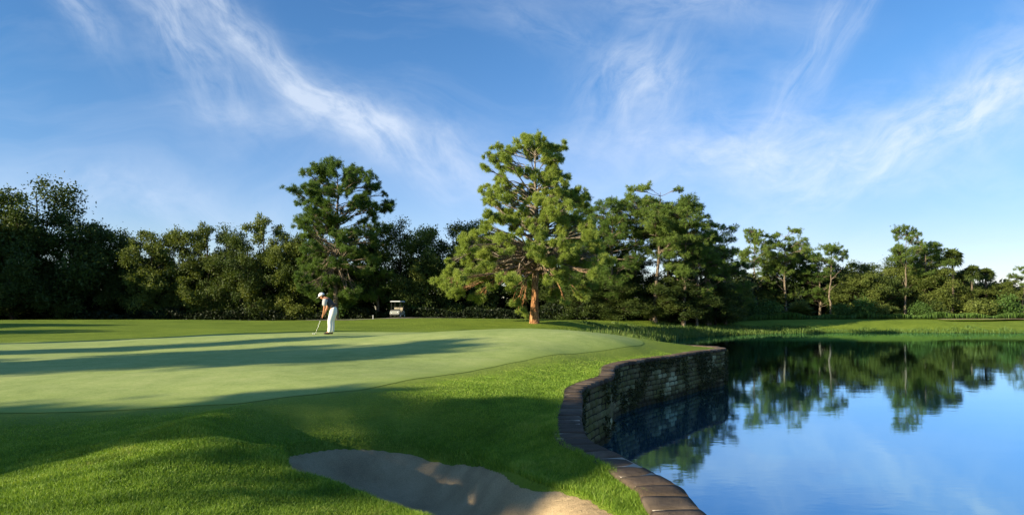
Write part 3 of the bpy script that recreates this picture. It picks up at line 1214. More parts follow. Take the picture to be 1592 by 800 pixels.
    for _ in range(low_limbs):
        z0 = rng.uniform(H * 0.15, H * 0.55)
        a = rng.uniform(0, 2 * math.pi)
        e = tat(z0) + np.array([math.cos(a), math.sin(a), rng.uniform(0.4, 1.2)]) * rng.uniform(1.0, 2.5)
        cv = curve3(tat(z0), e, 0.1, rng)
        V, Q = tube(cv, np.linspace(0.09, 0.015, len(cv)), 5)
        bark.add(V, Q)
    me_t = bark.mesh(name + '_trunk', [barkmat], True)
    me_c = crown.mesh(name + '_crown', [leafmat])
    return me_t, me_c


BANK = {}


def broadleaf(seed, H=12.0, w=4.4, dense=42, mat='oak_leaf', ls=0.17, bare=0.12, shell=0.25, top=0.55):
    env = [(0.06, w * 0.70, w * 0.70, w * 0.70), (0.25, w, w, w), (0.55, w * 0.98, w, w), (0.78, w * 0.8, w * 0.72, w * 0.7), (1.0 - 0.05, w * top * 0.5, w * top * 0.5, w * top * 0.5)]
    return make_tree('broadleaf', H, env, dense, w * 0.30, 'leaf', M[mat], M['dark_bark'], seed, 0.24, (0, 0), bare, 700, ls * 0.78, 0.75, shell, low_limbs=5)


BANK['oak'] = [broadleaf(11), broadleaf(12, w=4.8), broadleaf(13, w=4.0, top=0.8), broadleaf(14, w=4.4, dense=36)]
BANK['light'] = [broadleaf(21, mat='light_leaf', w=4.0), broadleaf(22, mat='light_leaf', w=4.4, dense=36), broadleaf(23, mat='light_leaf', w=3.6, dense=32, top=0.9)]


BANK['slim'] = [make_tree('slim', 12.0, [(0.12, 1.2, 1.2, 1.2), (0.3, 1.5, 1.5, 1.5), (0.8, 1.5, 1.5, 1.5), (0.96, 0.9, 0.9, 0.9)], 75, 0.75, 'leaf', M['oak_leaf'], M['dark_bark'], sd_, 0.24,
                          (0, 0), 0.1, 260, 0.19, 0.8, 0.1) for sd_ in (25, 26)]


BANK['umbrella'] = [make_tree('umbrella', 12.0, [(lo_, 1.0, 1.0, 1.0), ((lo_ + 0.97) / 2, 1.5, 1.5, 1.5), (0.97, 1.1, 1.1, 1.1)], 30, 0.6, 'needle', M['needle'], M['grey_bark'], sd_, 0.2,
                              (0, 0), 0.7, flat=fl_, shell=0.1, needle=(90, 0.34, 0.05, 16)) for sd_, lo_, fl_ in ((27, 0.89, 0.6), (28, 0.93, 0.4))]  # unseen pines added for bunker shade, thin high crowns shaped for it


def flatpine(seed, H=15.0, lo=0.62, w=2.9, n=20, mat='far_needle', pr=1.0, lean=(0, 0), bark='grey_bark'):
    env = [(lo, w * 0.45, w * 0.6, w * 0.5), (lo + (1 - lo) * 0.35, w, w * 0.9, w * 0.9), (lo + (1 - lo) * 0.7, w * 0.85, w, w * 0.9), (0.985, w * 0.42, w * 0.4, w * 0.4)]
    return make_tree('pine', H, env, n, pr, 'needle', M[mat], M[bark], seed, 0.22, lean, lo * 0.85, flat=0.50, shell=0.35,
                     needle=(85, 0.36, 0.040, 13), low_limbs=3, wob=1.0)


BANK['flat'] = [flatpine(31, n=26), flatpine(32, lo=0.5, w=3.3, n=44), flatpine(33, lo=0.62, w=2.5, n=22, lean=(0.8, 0)), flatpine(34, lo=0.4, w=3.1, n=44, lean=(-0.6, 0))]


def fullpine(seed, H=16.0, w=3.3, n=72, lo=0.2, mat='needle'):
    env = [(lo, w * 0.8, w * 0.8, w * 0.8), (0.45, w, w, w), (0.75, w * 0.95, w * 0.9, w), (0.92, w * 0.6, w * 0.7, w * 0.6), (0.985, w * 0.25, w * 0.25, w * 0.25)]
    return make_tree('pine', H, env, n, 1.15, 'needle', M[mat], M['grey_bark'], seed, 0.26, (0, 0), lo * 0.8, flat=0.6, shell=0.3,
                     needle=(150, 0.32, 0.036, 12), low_limbs=2, wob=1.0)


BANK['full'] = [fullpine(41, n=60), fullpine(42, w=3.0, n=52), fullpine(43, w=3.7, n=62, lo=0.3)]


def shrub_mesh(seed, mat):
    rng = np.random.RandomState(seed)
    crown = Acc()
    bark = Acc()
    for _ in range(16):
        a = rng.uniform(0, 2 * math.pi)
        r = rng.uniform(0, 1.2)
        p = np.array([math.cos(a) * r, math.sin(a) * r, rng.uniform(0.35, 1.9) * (1 - 0.2 * r)])
        cv = curve3(np.array([p[0] * 0.15, p[1] * 0.15, -0.1]), p, 0.1, rng)
        V, Q = tube(cv, np.linspace(0.04, 0.012, len(cv)), 4)
        bark.add(V, Q)
        C = p + rng.normal(size=(170, 3)) * [0.36, 0.36, 0.30]
        C[:, 2] = np.abs(C[:, 2])
        V, Q = leaves(C, 0.10 * rng.uniform(0.6, 1.4, 170), rng, 0.6)
        crown.add(V, Q, np.clip(rng.uniform(0.1, 0.6) + rng.uniform(0, 0.4, 170), 0, 1))
    return bark.mesh('shrub_stems', [M['dark_bark']]), crown.mesh('shrub_crown', [mat])


BANK['shrub'] = [shrub_mesh(51, M['shrub_leaf']), shrub_mesh(52, M['shrub_leaf']), shrub_mesh(53, M['light_leaf']), shrub_mesh(54, M['oak_leaf'])]


def fan_leaf(acc, base, d, up, L, W, rng, tint, seg=11, droop=0.3):
    """a fan palm frond: stalk then a pleated fan of pointed blades"""
    d = d / np.linalg.norm(d)
    s = np.cross(d, up)
    s /= np.linalg.norm(s) + 1e-9
    nrm = np.cross(s, d)
    hub = base + d * L * 0.45
    V, Q = tube(np.array([base, base + d * L * 0.25 + nrm * 0.03, hub]), [0.03, 0.02, 0.015], 4)
    acc.add(V, Q, tint * 0.7)
    for i in range(seg):
        a = R(-105 + 210 * i / (seg - 1))
        bd = d * math.cos(a) + s * math.sin(a)
        bd = bd - np.array([0, 0, droop * rng.uniform(0.5, 1.4)])
        side = np.cross(bd, nrm)
        side /= np.linalg.norm(side) + 1e-9
        ln = W * rng.uniform(0.8, 1.1)
        m_ = hub + bd * ln * 0.5
        tip = hub + bd * ln - np.array([0, 0, droop * 0.3 * ln])
        w = ln * 0.085
        V = np.array([hub - side * 0.01, m_ - side * w, tip, m_ + side * w + nrm * 0.02])
        acc.add(V, np.array([[0, 1, 2, 3]]), np.clip(tint + rng.uniform(-.15, .15), 0, 1))


def palm_mesh(seed, H, n=44, L=1.5, W=1.25):
    rng = np.random.RandomState(seed)
    bark = Acc()
    k = 12
    z = np.linspace(-0.2, H, k)
    p = np.c_[0.02 * z + 0.1 * np.sin(z * 0.5), 0.05 * np.sin(z * 0.4), z]
    r = 0.17 + 0.02 * np.sin(z * 3)
    r[0] = 0.24
    V, Q = tube(p, r, 8)
    bark.add(V, Q)
    crown = Acc()
    top = p[-1]
    for i in range(n):
        el = R(rng.uniform(-58, 82))
        az = rng.uniform(0, 2 * math.pi)
        d = np.array([math.cos(az) * math.cos(el), math.sin(az) * math.cos(el), math.sin(el)])
        tint = 0.15 if el < R(-30) else rng.uniform(0.3, 0.9)
        fan_leaf(crown, top, d, np.array([0, 0, 1.0]) + rng.normal(size=3) * 0.2, L, W, rng, tint, droop=0.35)
    return bark.mesh('palm_trunk', [M['grey_bark']], True), crown.mesh('palm_crown', [M['palm_leaf']])


BANK['palm'] = [palm_mesh(61, 9.2), palm_mesh(62, 7.6)]


def palmetto_mesh(seed):
    rng = np.random.RandomState(seed)
    crown = Acc()
    for i in range(34):
        el = R(rng.uniform(12, 85))
        az = rng.uniform(0, 2 * math.pi)
        d = np.array([math.cos(az) * math.cos(el), math.sin(az) * math.cos(el), math.sin(el)])
        fan_leaf(crown, np.array([0, 0, 0.3]), d, np.array([0, 0, 1.0]), 1.6, 1.0, rng, rng.uniform(0.5, 1.0), droop=0.2)
    bark = Acc()
    V, Q = tube(np.array([[0, 0, -0.1], [0, 0, 0.4]]), [0.25, 0.2], 7)
    bark.add(V, Q)
    return bark.mesh('palmetto_trunk', [M['grey_bark']], True), crown.mesh('palmetto_crown', [M['palm_leaf']])


BANK['palmetto'] = [palmetto_mesh(71), palmetto_mesh(72)]
NAT_H = {'oak': 12.0, 'slim': 12.0, 'umbrella': 12.0, 'light': 12.0, 'flat': 15.0, 'full': 16.0, 'shrub': 2.2, 'palm': [10.4, 8.8], 'palmetto': 2.4}


def hz(x, y):
    return float(height(np.array([x]), np.array([y]))[0])


def place_tree(name, bank, k, x, y, H, label, cat='tree', group=None, sw=None, rz=None, seed=0, mats=None):
    rng = random.Random(seed * 77 + int(abs(x) * 13) + int(y * 7))
    mt, mc = BANK[bank][k % len(BANK[bank])]
    nat = NAT_H[bank]
    if isinstance(nat, list):
        nat = nat[k % len(nat)]
    s = H / nat
    w = s if sw is None else sw
    t = empty(name, (x, y, hz(x, y) - 0.03), rng.uniform(0, 6.28) if rz is None else rz)
    t.scale = (w, w, s)
    tag(t, label, cat, group)
    obj('trunk' if bank not in ('shrub',) else 'stem', mt, t)
    obj('crown' if bank not in ('shrub', 'palmetto') else 'foliage', mc, t)
    return t


def tree_px(name, bank, k, px, top, Y, label, group=None, sw=None, rz=None, cat='tree'):
    x = (px - 796) / F * Y
    z = hz(x, Y)
    H = CAMZ + (HOR - top) / F * Y - z
    return place_tree(name, bank, k, x, Y, H, label, cat, group, sw, rz)


# --- the big lone pine --------------------------------------------------------
HY = 60.0
HX = (831 - 796) / F * HY
HB = hz(HX, HY)
S = HY / F      # metres per photograph pixel at the pine


def hz_frac(py, H):
    return (CAMZ - (py - HOR) * S - HB) / H


HH = CAMZ + (HOR - 213) * S - HB
rows = [(440, 145, 92), (405, 138, 95), (375, 112, 92), (345, 84, 88), (315, 74, 80), (295, 78, 62), (270, 82, 44),
        (245, 78, 46), (228, 58, 46), (217, 30, 26)]
env = [(hz_frac(py, HH), max(0.1, L * S - 0.55), max(0.1, Rr * S - 0.55), (L + Rr) * 0.5 * S * 0.85) for py, L, Rr in rows]
# pads that show in the photograph's outline (pixel offsets from the trunk, depth in metres)
padpx = [(-10, 220, 0), (12, 224, .4), (-60, 240, .5), (-76, 262, -.4), (-78, 292, .3), (-66, 312, -.5), (38, 248, -.3), (42, 268, .5), (-38, 236, -.6), (20, 236, -.5),
         (-30, 258, .9), (-48, 284, -1.0), (60, 296, 0), (80, 300, .6), (76, 322, -.6), (52, 318, .8), (-74, 345, .8), (-92, 368, -.8), (-112, 385, .5), (-60, 372, -1.4),
         (-134, 408, 0), (-142, 436, .8), (-120, 455, -1.0), (-100, 425, -1.6), (-88, 460, -.4), (-104, 398, 1.2), (-72, 415, -2.2), (-30, 470, -1.2), (-20, 484, -1.0), (-36, 450, -2.2),
         (-130, 422, -1.0), (36, 456, 1.2), (60, 440, -2.2), (-62, 448, -2.6), (46, 468, -1.2), (70, 462, -.9), (88, 448, .2), (92, 420, -.6), (84, 392, .9), (60, 400, -2.0), (44, 425, -2.3), (8, 405, -2.2),
         (88, 366, .4), (70, 350, -1.4), (40, 362, -1.8), (0, 350, -1.9), (-30, 345, -1.7), (-34, 392, -2.2), (30, 330, -1.4), (-14, 316, -1.2), (20, 298, -1.0), (-28, 330, 1.4)]
pads = []
for dx, py, dy in padpx:
    pads.append((dx * S, dy * 1.25, CAMZ - (py - HOR) * S - HB))
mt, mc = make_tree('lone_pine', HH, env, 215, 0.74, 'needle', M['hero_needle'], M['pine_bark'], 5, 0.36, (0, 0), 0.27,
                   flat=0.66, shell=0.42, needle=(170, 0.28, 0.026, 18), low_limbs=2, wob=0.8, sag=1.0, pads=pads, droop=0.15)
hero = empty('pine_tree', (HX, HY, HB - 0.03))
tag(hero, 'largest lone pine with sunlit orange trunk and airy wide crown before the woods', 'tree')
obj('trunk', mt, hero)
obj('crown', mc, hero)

# --- pine behind the golfer ---------------------------------------------------
Y2 = 80.0
X2 = (522 - 796) / F * Y2
S2 = Y2 / F
B2 = hz(X2, Y2)
H2 = CAMZ + (HOR - 250) * S2 - B2
rows = [(462, 40, 45), (435, 52, 55), (400, 58, 62), (375, 52, 72), (345, 66, 84), (320, 78, 72), (295, 76, 68), (275, 56, 56), (262, 36, 36), (253, 18, 16)]
env = [((CAMZ - (py - HOR) * S2 - B2) / H2, max(.1, L * S2 - .5), max(.1, Rr * S2 - .5), (L + Rr) * .5 * S2 * .9) for py, L, Rr in rows]
mt, mc = make_tree('second_pine', H2, env, 150, 0.92, 'needle', M['needle'], M['grey_bark'], 8, 0.30, (0, 0), 0.3, flat=0.7, shell=0.18,
                   needle=(190, 0.31, 0.030, 14), low_limbs=4, wob=1.0)
o2 = empty('pine_tree', (X2, Y2, B2 - 0.03))
tag(o2, 'tall dark green pine with rounded crown rising above the woods behind the golfer', 'tree')
obj('trunk', mt, o2)
obj('crown', mc, o2)

GW = 'woodland trees along the left treeline'
left = [
    ('oak_tree', 'oak', 0, -22, 288, 82, 'dark oak cut off by the left edge of the photo', 1.25),
    ('oak_tree', 'oak', 1, 58, 283, 84, 'tallest dark oak at far left with ragged spreading branches', 1.35),
    ('oak_tree', 'oak', 2, 20, 330, 80, 'lower dark oak filling below the tallest oak at far left', 1.1),
    ('oak_tree', 'oak', 3, 108, 325, 86, 'dark leafy shoulder tree right of the tallest left oak', 0.95),
    ('oak_tree', 'oak', 0, 152, 353, 86, 'rounded dark tree at the dip right of the far left oaks', 0.95),
    ('oak_tree', 'oak', 2, 196, 362, 87, 'low topped tree between the rounded dark tree and the bright olive one', 0.85),
    ('woodland_tree', 'light', 0, 238, 352, 85, 'bright olive tree, leftmost of the sunlit crowns', 0.85),
    ('woodland_tree', 'light', 1, 284, 346, 86, 'highest of the sunlit olive crowns left of the golfer', 0.85),
    ('woodland_tree', 'light', 2, 322, 344, 85, 'narrow olive crown beside the highest sunlit crown', 0.85),
    ('oak_tree', 'oak', 1, 356, 355, 87, 'dull green tree between the olive crowns and the wispy tree', 0.8),
    ('woodland_tree', 'light', 2, 410, 330, 86, 'wispy thin topped tree left of the pine behind the golfer', 0.8),
    ('woodland_tree', 'light', 0, 448, 352, 86, 'leafy tree tucked under the left side of the pine behind the golfer', 0.8),
    ('oak_tree', 'oak', 3, 385, 362, 84, 'lower dark tree in front of the wispy thin topped tree', 0.75),
    ('oak_tree', 'oak', 2, 486, 368, 86, 'dark low tree directly behind the golfer', 0.8),
    ('oak_tree', 'oak', 0, 552, 356, 87, 'dark tree under the right side of the pine behind the golfer', 0.8),
    ('pine_tree', 'full', 1, 588, 340, 84, 'small dark pine shoulder left of the golf cart', 0.72),
    ('oak_tree', 'oak', 1, 622, 348, 86, 'dark leafy tree directly above the golf cart', 0.8),
    ('woodland_tree', 'light', 1, 662, 342, 87, 'grey green tree just right of the golf cart', 0.8),
    ('oak_tree', 'oak', 3, 704, 343, 88, 'rounded tree touching the left side of the lone pine', 0.9),
    ('oak_tree', 'oak', 2, 742, 346, 90, 'tree seen through the left boughs of the lone pine', 0.9),
    ('oak_tree', 'oak', 0, 795, 372, 90, 'dark tree behind the trunk of the lone pine', 0.9),
    ('oak_tree', 'oak', 1, 868, 375, 90, 'dark tree right behind the lone pine', 0.9),
]
for nm, bank, k, px, top, Y, lab, sw in left:
    tree_px(nm, bank, k, px, top, Y, lab, GW, sw * 1.02)

GP = 'pines right of the lone pine'
mid = [
    ('pine_tree', 'full', 0, 905, 352, 84, 'pine half hidden behind the right boughs of the lone pine', 0.85),
    ('pine_tree', 'full', 1, 948, 302, 82, 'tall leafy pine, first right of the lone pine', 0.98),
    ('pine_tree', 'flat', 3, 983, 303, 85, 'pine filling between the first two tall crowns right of the lone pine', 1.0),
    ('pine_tree', 'flat', 1, 1018, 284, 82, 'highest crowned pine of the cluster right of the lone pine', 1.18),
    ('pine_tree', 'flat', 3, 1062, 306, 82, 'pine with a forked pale trunk at the right shoulder of the cluster', 1.12),
    ('pine_tree', 'flat', 0, 1042, 322, 86, 'slender open pine inside the cluster right of the lone pine', 1.0),
    ('pine_tree', 'full', 0, 1083, 372, 84, 'short full pine at the right foot of the cluster', 0.72),
    ('pine_tree', 'flat', 2, 1104, 362, 88, 'slim pine leaning at the right end of the cluster', 0.85),
    ('pine_tree', 'full', 2, 925, 322, 86, 'pine crown joining the lone pine to the cluster on its right', 1.0),
    ('pine_tree', 'flat', 1, 1100, 340, 87, 'open crowned pine at the outer right shoulder of the cluster', 0.95),
    ('pine_tree', 'full', 0, 1128, 378, 90, 'lowest full pine stepping down from the cluster toward the pond', 0.8),
    ('oak_tree', 'oak', 1, 900, 425, 83, 'low dark tree in front, right of the lone pine trunk', 0.75),
    ('oak_tree', 'oak', 0, 958, 432, 82, 'low dark tree in front of the first tall pine of the cluster', 0.75),
    ('oak_tree', 'oak', 3, 1012, 428, 83, 'low dark tree in front of the highest pine of the cluster', 0.75),
    ('oak_tree', 'oak', 2, 1062, 436, 83, 'low dark tree in front of the forked pine of the cluster', 0.7),
    ('oak_tree', 'oak', 1, 1112, 440, 88, 'low dark tree where the cluster meets the reeds', 0.7),
    ('oak_tree', 'oak', 2, 985, 395, 88, 'dark broadleaf tree beneath the cluster of tall pines', 0.85),
    ('oak_tree', 'oak', 0, 1075, 415, 90, 'dark broadleaf tree low at the right of the pine cluster', 0.75),
    ('oak_tree', 'light', 1, 1138, 402, 98, 'small round tree in the dip between the pine cluster and the pond pines', 0.6),
    ('oak_tree', 'oak', 3, 930, 405, 88, 'dark broadleaf tree at the left foot of the pine cluster', 0.8),
]
for nm, bank, k, px, top, Y, lab, sw in mid:
    tree_px(nm, bank, k, px, top, Y, lab, GP if nm == 'pine_tree' else GW, sw)

GF = 'trees beyond the far bank of the pond'
far = [
    ('pine_tree', 'flat', 0, 1172, 356, 110, 'isolated flat topped pine with bare trunk, first beyond the pond', 0.78, 'far'),
    ('pine_tree', 'flat', 1, 1222, 354, 112, 'umbrella crowned pine, second beyond the pond', 1.0, 'far'),
    ('pine_tree', 'full', 2, 1203, 392, 116, 'full green pine under the umbrella crowned one', 0.85, 'far'),
    ('pine_tree', 'full', 1, 1255, 388, 118, 'soft green pine between the umbrella pine and the slender pine', 0.85, 'far'),
    ('pine_tree', 'flat', 2, 1292, 377, 108, 'slender pine with a long pale bare trunk', 0.80, 'far'),
    ('oak_tree', 'oak', 1, 1318, 420, 116, 'low dark tree right of the slender pine', 0.8, 'far'),
    ('oak_tree', 'oak', 3, 1356, 402, 112, 'wide dark rounded oak left of the tallest far pine', 1.02, 'far'),
    ('pine_tree', 'flat', 0, 1407, 352, 110, 'tallest far pine with layered flat crown beyond the pond', 0.80, 'far'),
    ('pine_tree', 'flat', 3, 1436, 375, 114, 'leaning crowned pine right beside the tallest far pine', 0.9, 'far'),
    ('woodland_tree', 'light', 0, 1150, 418, 112, 'olive tree left of the isolated flat topped pine', 0.9, 'far'),
    ('pine_tree', 'full', 0, 1232, 372, 118, 'deep green pine right behind the umbrella crowned one', 0.95, 'far'),
    ('oak_tree', 'oak', 0, 1300, 412, 120, 'broad dark tree behind the slender pine', 1.0, 'far'),
    ('oak_tree', 'oak', 1, 1376, 402, 118, 'dark tree between the wide rounded oak and the tallest far pine', 0.95, 'far'),
    ('pine_tree', 'full', 2, 1422, 388, 118, 'full pine behind the two layered far pines', 0.95, 'far'),
    ('woodland_tree', 'light', 1, 1462, 410, 113, 'olive tree left of the tallest palm', 0.9, 'far'),
    ('oak_tree', 'oak', 3, 1512, 424, 120, 'dark tree filling behind the middle palm', 0.95, 'far'),
    ('woodland_tree', 'light', 2, 1575, 432, 116, 'light tree left of the pine at the right edge of the photo', 0.85, 'far'),
    ('woodland_tree', 'light', 1, 1335, 418, 110, 'light olive tree just left of the wide rounded oak', 0.8, 'far'),
    ('pine_tree', 'full', 0, 1275, 402, 113, 'green pine left of the slender pine, filling its bare trunk side', 0.8, 'far'),
    ('pine_tree', 'full', 1, 1458, 398, 118, 'soft pine between the leaning crowned pine and the tallest palm', 0.85, 'far'),
    ('woodland_tree', 'light', 2, 1190, 425, 114, 'olive tree low between the isolated pine and the umbrella pine', 0.75, 'far'),
    ('woodland_tree', 'light', 1, 1390, 408, 116, 'light leafy tree between the rounded oak and the tallest far pine', 0.75, 'far'),
    ('woodland_tree', 'light', 0, 1440, 415, 115, 'light leafy tree under the leaning crowned pine', 0.95, 'far'),
    ('woodland_tree', 'light', 2, 1490, 418, 116, 'light tree behind the tallest palm', 0.95, 'far'),
    ('woodland_tree', 'light', 0, 1552, 436, 114, 'sparse olive tree right of the palms', 0.75, 'far'),
    ('oak_tree', 'oak', 0, 1535, 440, 118, 'low dark tree behind the shorter palms', 0.75, 'far'),
    ('pine_tree', 'flat', 2, 1592, 412, 112, 'pine cut off by the right edge of the photo', 0.62, 'far'),
    ('oak_tree', 'light', 1, 1590, 440, 116, 'low tree below the pine at the right edge of the photo', 0.75, 'far'),
    ('oak_tree', 'oak', 2, 1170, 425, 118, 'low dark tree behind the isolated flat topped pine', 0.75, 'far'),
    ('oak_tree', 'oak', 3, 1240, 420, 122, 'dark tree low behind the umbrella crowned pine', 0.8, 'far'),
]
for nm, bank, k, px, top, Y, lab, sw, _ in far:
    tree_px(nm, bank, k, px, top, Y, lab, GF, sw * 1.02)
palms = [
    (0, 1480, 386, 112, 'tallest cabbage palm with shaggy round head beyond the pond', 1.0),
    (1, 1512, 412, 112, 'middle palm of the group right of the tallest palm', 0.9),
    (0, 1532, 416, 114, 'rightmost palm of the group beyond the pond', 0.9),
    (1, 1500, 420, 118, 'short palm half hidden between the tallest and the middle palm', 0.8),
]
for k, px, top, Y, lab, sw in palms:
    tree_px('palm_tree', 'palm', k, px, top, Y, lab, 'palms beyond the pond', sw, cat='palm')

# shrubs at the foot of the woods
rng = random.Random(6)
shr = [
    ('shrub', 0, 535, 462, 83, 'leafy shrub behind the golfer, right of his hip', 'shrub'),
    ('shrub', 2, 465, 468, 83, 'shrub at the wood edge left of the golfer', 'shrub'),
    ('shrub', 1, 640, 470, 84, 'shrub at the wood edge just right of the golf cart', 'shrub'),
    ('shrub', 3, 710, 468, 84, 'dark shrub left of the lone pine trunk', 'shrub'),
    ('shrub', 0, 1165, 462, 103, 'leafy shrub below the isolated flat topped pine', 'shrub'),
    ('shrub', 1, 1195, 466, 103, 'shrub between the isolated pine and the yellow green palmetto', 'shrub'),
    ('shrub', 2, 1130, 470, 101, 'shrub by the reeds at the left end of the far bank', 'shrub'),
    ('shrub', 1, 1310, 470, 104, 'shrub right of the slender pine trunk', 'shrub'),
    ('shrub', 0, 1338, 462, 104, 'bright upright shrub left of the rounded oak foot', 'shrub'),
    ('shrub', 2, 1368, 468, 105, 'shrub below the wide rounded oak', 'shrub'),
    ('shrub', 1, 1428, 468, 106, 'shrub right of the tallest far pine trunk', 'shrub'),
    ('shrub', 3, 1455, 464, 106, 'dark shrub left of the tallest palm trunk', 'shrub'),
    ('shrub', 2, 1522, 462, 106, 'shrub under the shorter palms', 'shrub'),
    ('shrub', 0, 1570, 458, 106, 'wide shrub near the right edge of the photo', 'shrub'),
    ('palmetto', 0, 1243, 452, 104, 'yellow green palmetto fan left of the slender pine trunk', 'palm'),
    ('palmetto', 1, 1050, 470, 86, 'small palmetto at the foot of the pine cluster', 'palm'),
    ('palmetto', 0, 1388, 466, 105, 'palmetto left of the tallest far pine trunk', 'palm'),
]
for bank, k, px, top, Y, lab, cat in shr:
    tree_px('palmetto_plant' if bank == 'palmetto' else 'shrub', bank, k, px, top, Y, lab,
            'palmettos at the wood edge' if bank == 'palmetto' else 'shrubs at the wood edge', None, cat=cat)

# trees outside the left of the picture: their shadows fall across the green
shade = [
    # bank, x, y, height, width, mesh: one narrow tree for each band of shade, umbrella pines added to shade the bunker
    ('slim', -30, -5.9, 10.8, 0.95, 0, 'short dense oak, nearest the camera in the row left of the photo'),
    ('umbrella', -30, -8.4, 11.65, 0.8, 0, 'unseen umbrella pine with deep crown, added to shade the bunker, behind the camera to the left'),
    ('umbrella', -30.3, -9.9, 11.6, 0.76, 1, 'unseen umbrella pine added for bunker shade, small flat crown, middle one of the three'),
    ('umbrella', -30.8, -11.3, 11.9, 0.5, 1, 'unseen umbrella pine added for bunker shade, small flat crown, farthest behind the camera'),
    ('slim', -78, 50, 19, 2.0, 0, 'great oak just outside the left edge of the photo by the mound'),
    ('slim', -86, 58, 21, 2.2, 1, 'great oak second in the row outside the left edge of the photo'),
    ('slim', -90, 68, 21, 2.3, 0, 'great oak third in the row outside the left edge of the photo'),
    ('slim', -94, 44, 19, 2.2, 1, 'great oak standing apart, far outside the left edge of the photo'),
    ('slim', -92, 80, 20, 2.2, 1, 'great oak where the left woods leave the photo'),
    ('slim', -40, -1.9, 14.8, 1.3, 1, 'broad column of an oak level with the front of the green'),
    ('slim', -45, 0.9, 15.6, 0.65, 0, 'slim tall oak shading the back of the green'),
    ('slim', -50, 7.6, 16.3, 0.95, 1, 'taller oak shading the far edge of the green'),
    ('slim', -58, 18.5, 13.0, 1.5, 0, 'wide oak beside the grass mound, outside the photo'),
    ('slim', -63, 25, 13.0, 1.6, 1, 'wide oak farthest along the row by the grass mound'),
]
for bank, x, y, H, w, k, lab in shade:
    place_tree('oak_tree' if bank == 'slim' else 'pine_tree', bank, k, x, y, H, lab, 'tree', 'shade trees left of the green', w)

# ------------------------------------------------------------------ thicket, reeds, ground cover


def build_thicket():
    rng = np.random.RandomState(9)
    acc = Acc()
    # saplings and creepers between the trunks, their shade painted into the leaves
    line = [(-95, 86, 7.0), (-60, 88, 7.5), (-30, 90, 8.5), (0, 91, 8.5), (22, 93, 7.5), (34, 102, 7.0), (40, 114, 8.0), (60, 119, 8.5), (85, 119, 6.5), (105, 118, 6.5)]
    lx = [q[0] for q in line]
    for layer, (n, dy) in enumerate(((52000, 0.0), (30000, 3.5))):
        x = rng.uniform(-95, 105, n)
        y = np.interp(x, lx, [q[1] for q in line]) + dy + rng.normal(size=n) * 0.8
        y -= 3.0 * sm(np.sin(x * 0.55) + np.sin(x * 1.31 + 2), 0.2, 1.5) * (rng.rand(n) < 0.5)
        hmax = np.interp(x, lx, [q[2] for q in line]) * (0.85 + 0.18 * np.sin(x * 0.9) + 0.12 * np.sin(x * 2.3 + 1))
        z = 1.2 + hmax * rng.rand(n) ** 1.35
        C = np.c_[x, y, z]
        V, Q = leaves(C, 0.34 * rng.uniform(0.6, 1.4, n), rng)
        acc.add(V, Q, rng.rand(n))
    me = acc.mesh('thicket', [M['thicket_leaf_shade']])
    tag(obj('woodland_thicket', me), 'tangled undergrowth filling the woods between the trunks, leaf colour darkened for shade', 'undergrowth', kind='stuff')
    # low front edge of the wood: ferns and palmetto-like growth, patchy
    acc = Acc()
    n = 34000
    x = rng.uniform(-78, 30, n)
    y = np.interp(x, [-80, -20, 10, 30], [81.5, 83.0, 81.0, 92]) + rng.normal(size=n) * 0.5
    pn = np.array([mnoise.noise(Vector((q * 0.35, 2.0, 0))) for q in x])
    z = height(x, y) + (0.5 + 1.3 * np.clip(pn + 0.5, 0, 1)) * (1 + 0.9 * sm(x, 2, 9)) * rng.rand(n)
    V, Q = leaves(np.c_[x, y, z], 0.13 * rng.uniform(0.6, 1.5, n), rng, 0.9)
    acc.add(V, Q, rng.rand(n) * 0.8)
    tag(obj('fern_edge', acc.mesh('ferns', [M['thicket_leaf_shade']])), 'low ferns along the foot of the left woods, leaf colour darkened for shade', 'undergrowth', kind='stuff')
    # bright lily-like ground cover along the far bank
    acc = Acc()
    n = 9000
    x = rng.uniform(28, 100, n)
    y = np.interp(x, [24, 40, 60, 100], [96, 101.5, 103.5, 103.5]) + rng.normal(size=n) * 0.55
    h = 0.75 * (0.6 + 0.5 * np.sin(x * 0.8) * np.sin(x * 0.31 + 1)) + 0.3
    gz = height(x, y)
    ang = rng.uniform(0, 2 * math.pi, n)
    lean = rng.uniform(0.1, 0.6, n)
    base = np.c_[x, y, gz]
    dx = np.c_[np.cos(ang), np.sin(ang), np.zeros(n)]
    sd_ = np.c_[-np.sin(ang), np.cos(ang), np.zeros(n)]
    tip = base + dx * (lean * h)[:, None] + np.c_[np.zeros(n), np.zeros(n), h]
    mid_ = base * 0.4 + tip * 0.6 + np.c_[np.zeros(n), np.zeros(n), h * 0.08]
    w = 0.075
    V = np.stack([base, mid_ - sd_ * w, tip, mid_ + sd_ * w], 1).reshape(-1, 3)
    acc.add(V, np.arange(4 * n).reshape(-1, 4), rng.uniform(0.2, 1.0, n))
    tag(obj('lily_bed', acc.mesh('lily', [M['shrub_leaf']])), 'bright broad-leaved ground cover along the far bank', 'ground cover', kind='stuff')


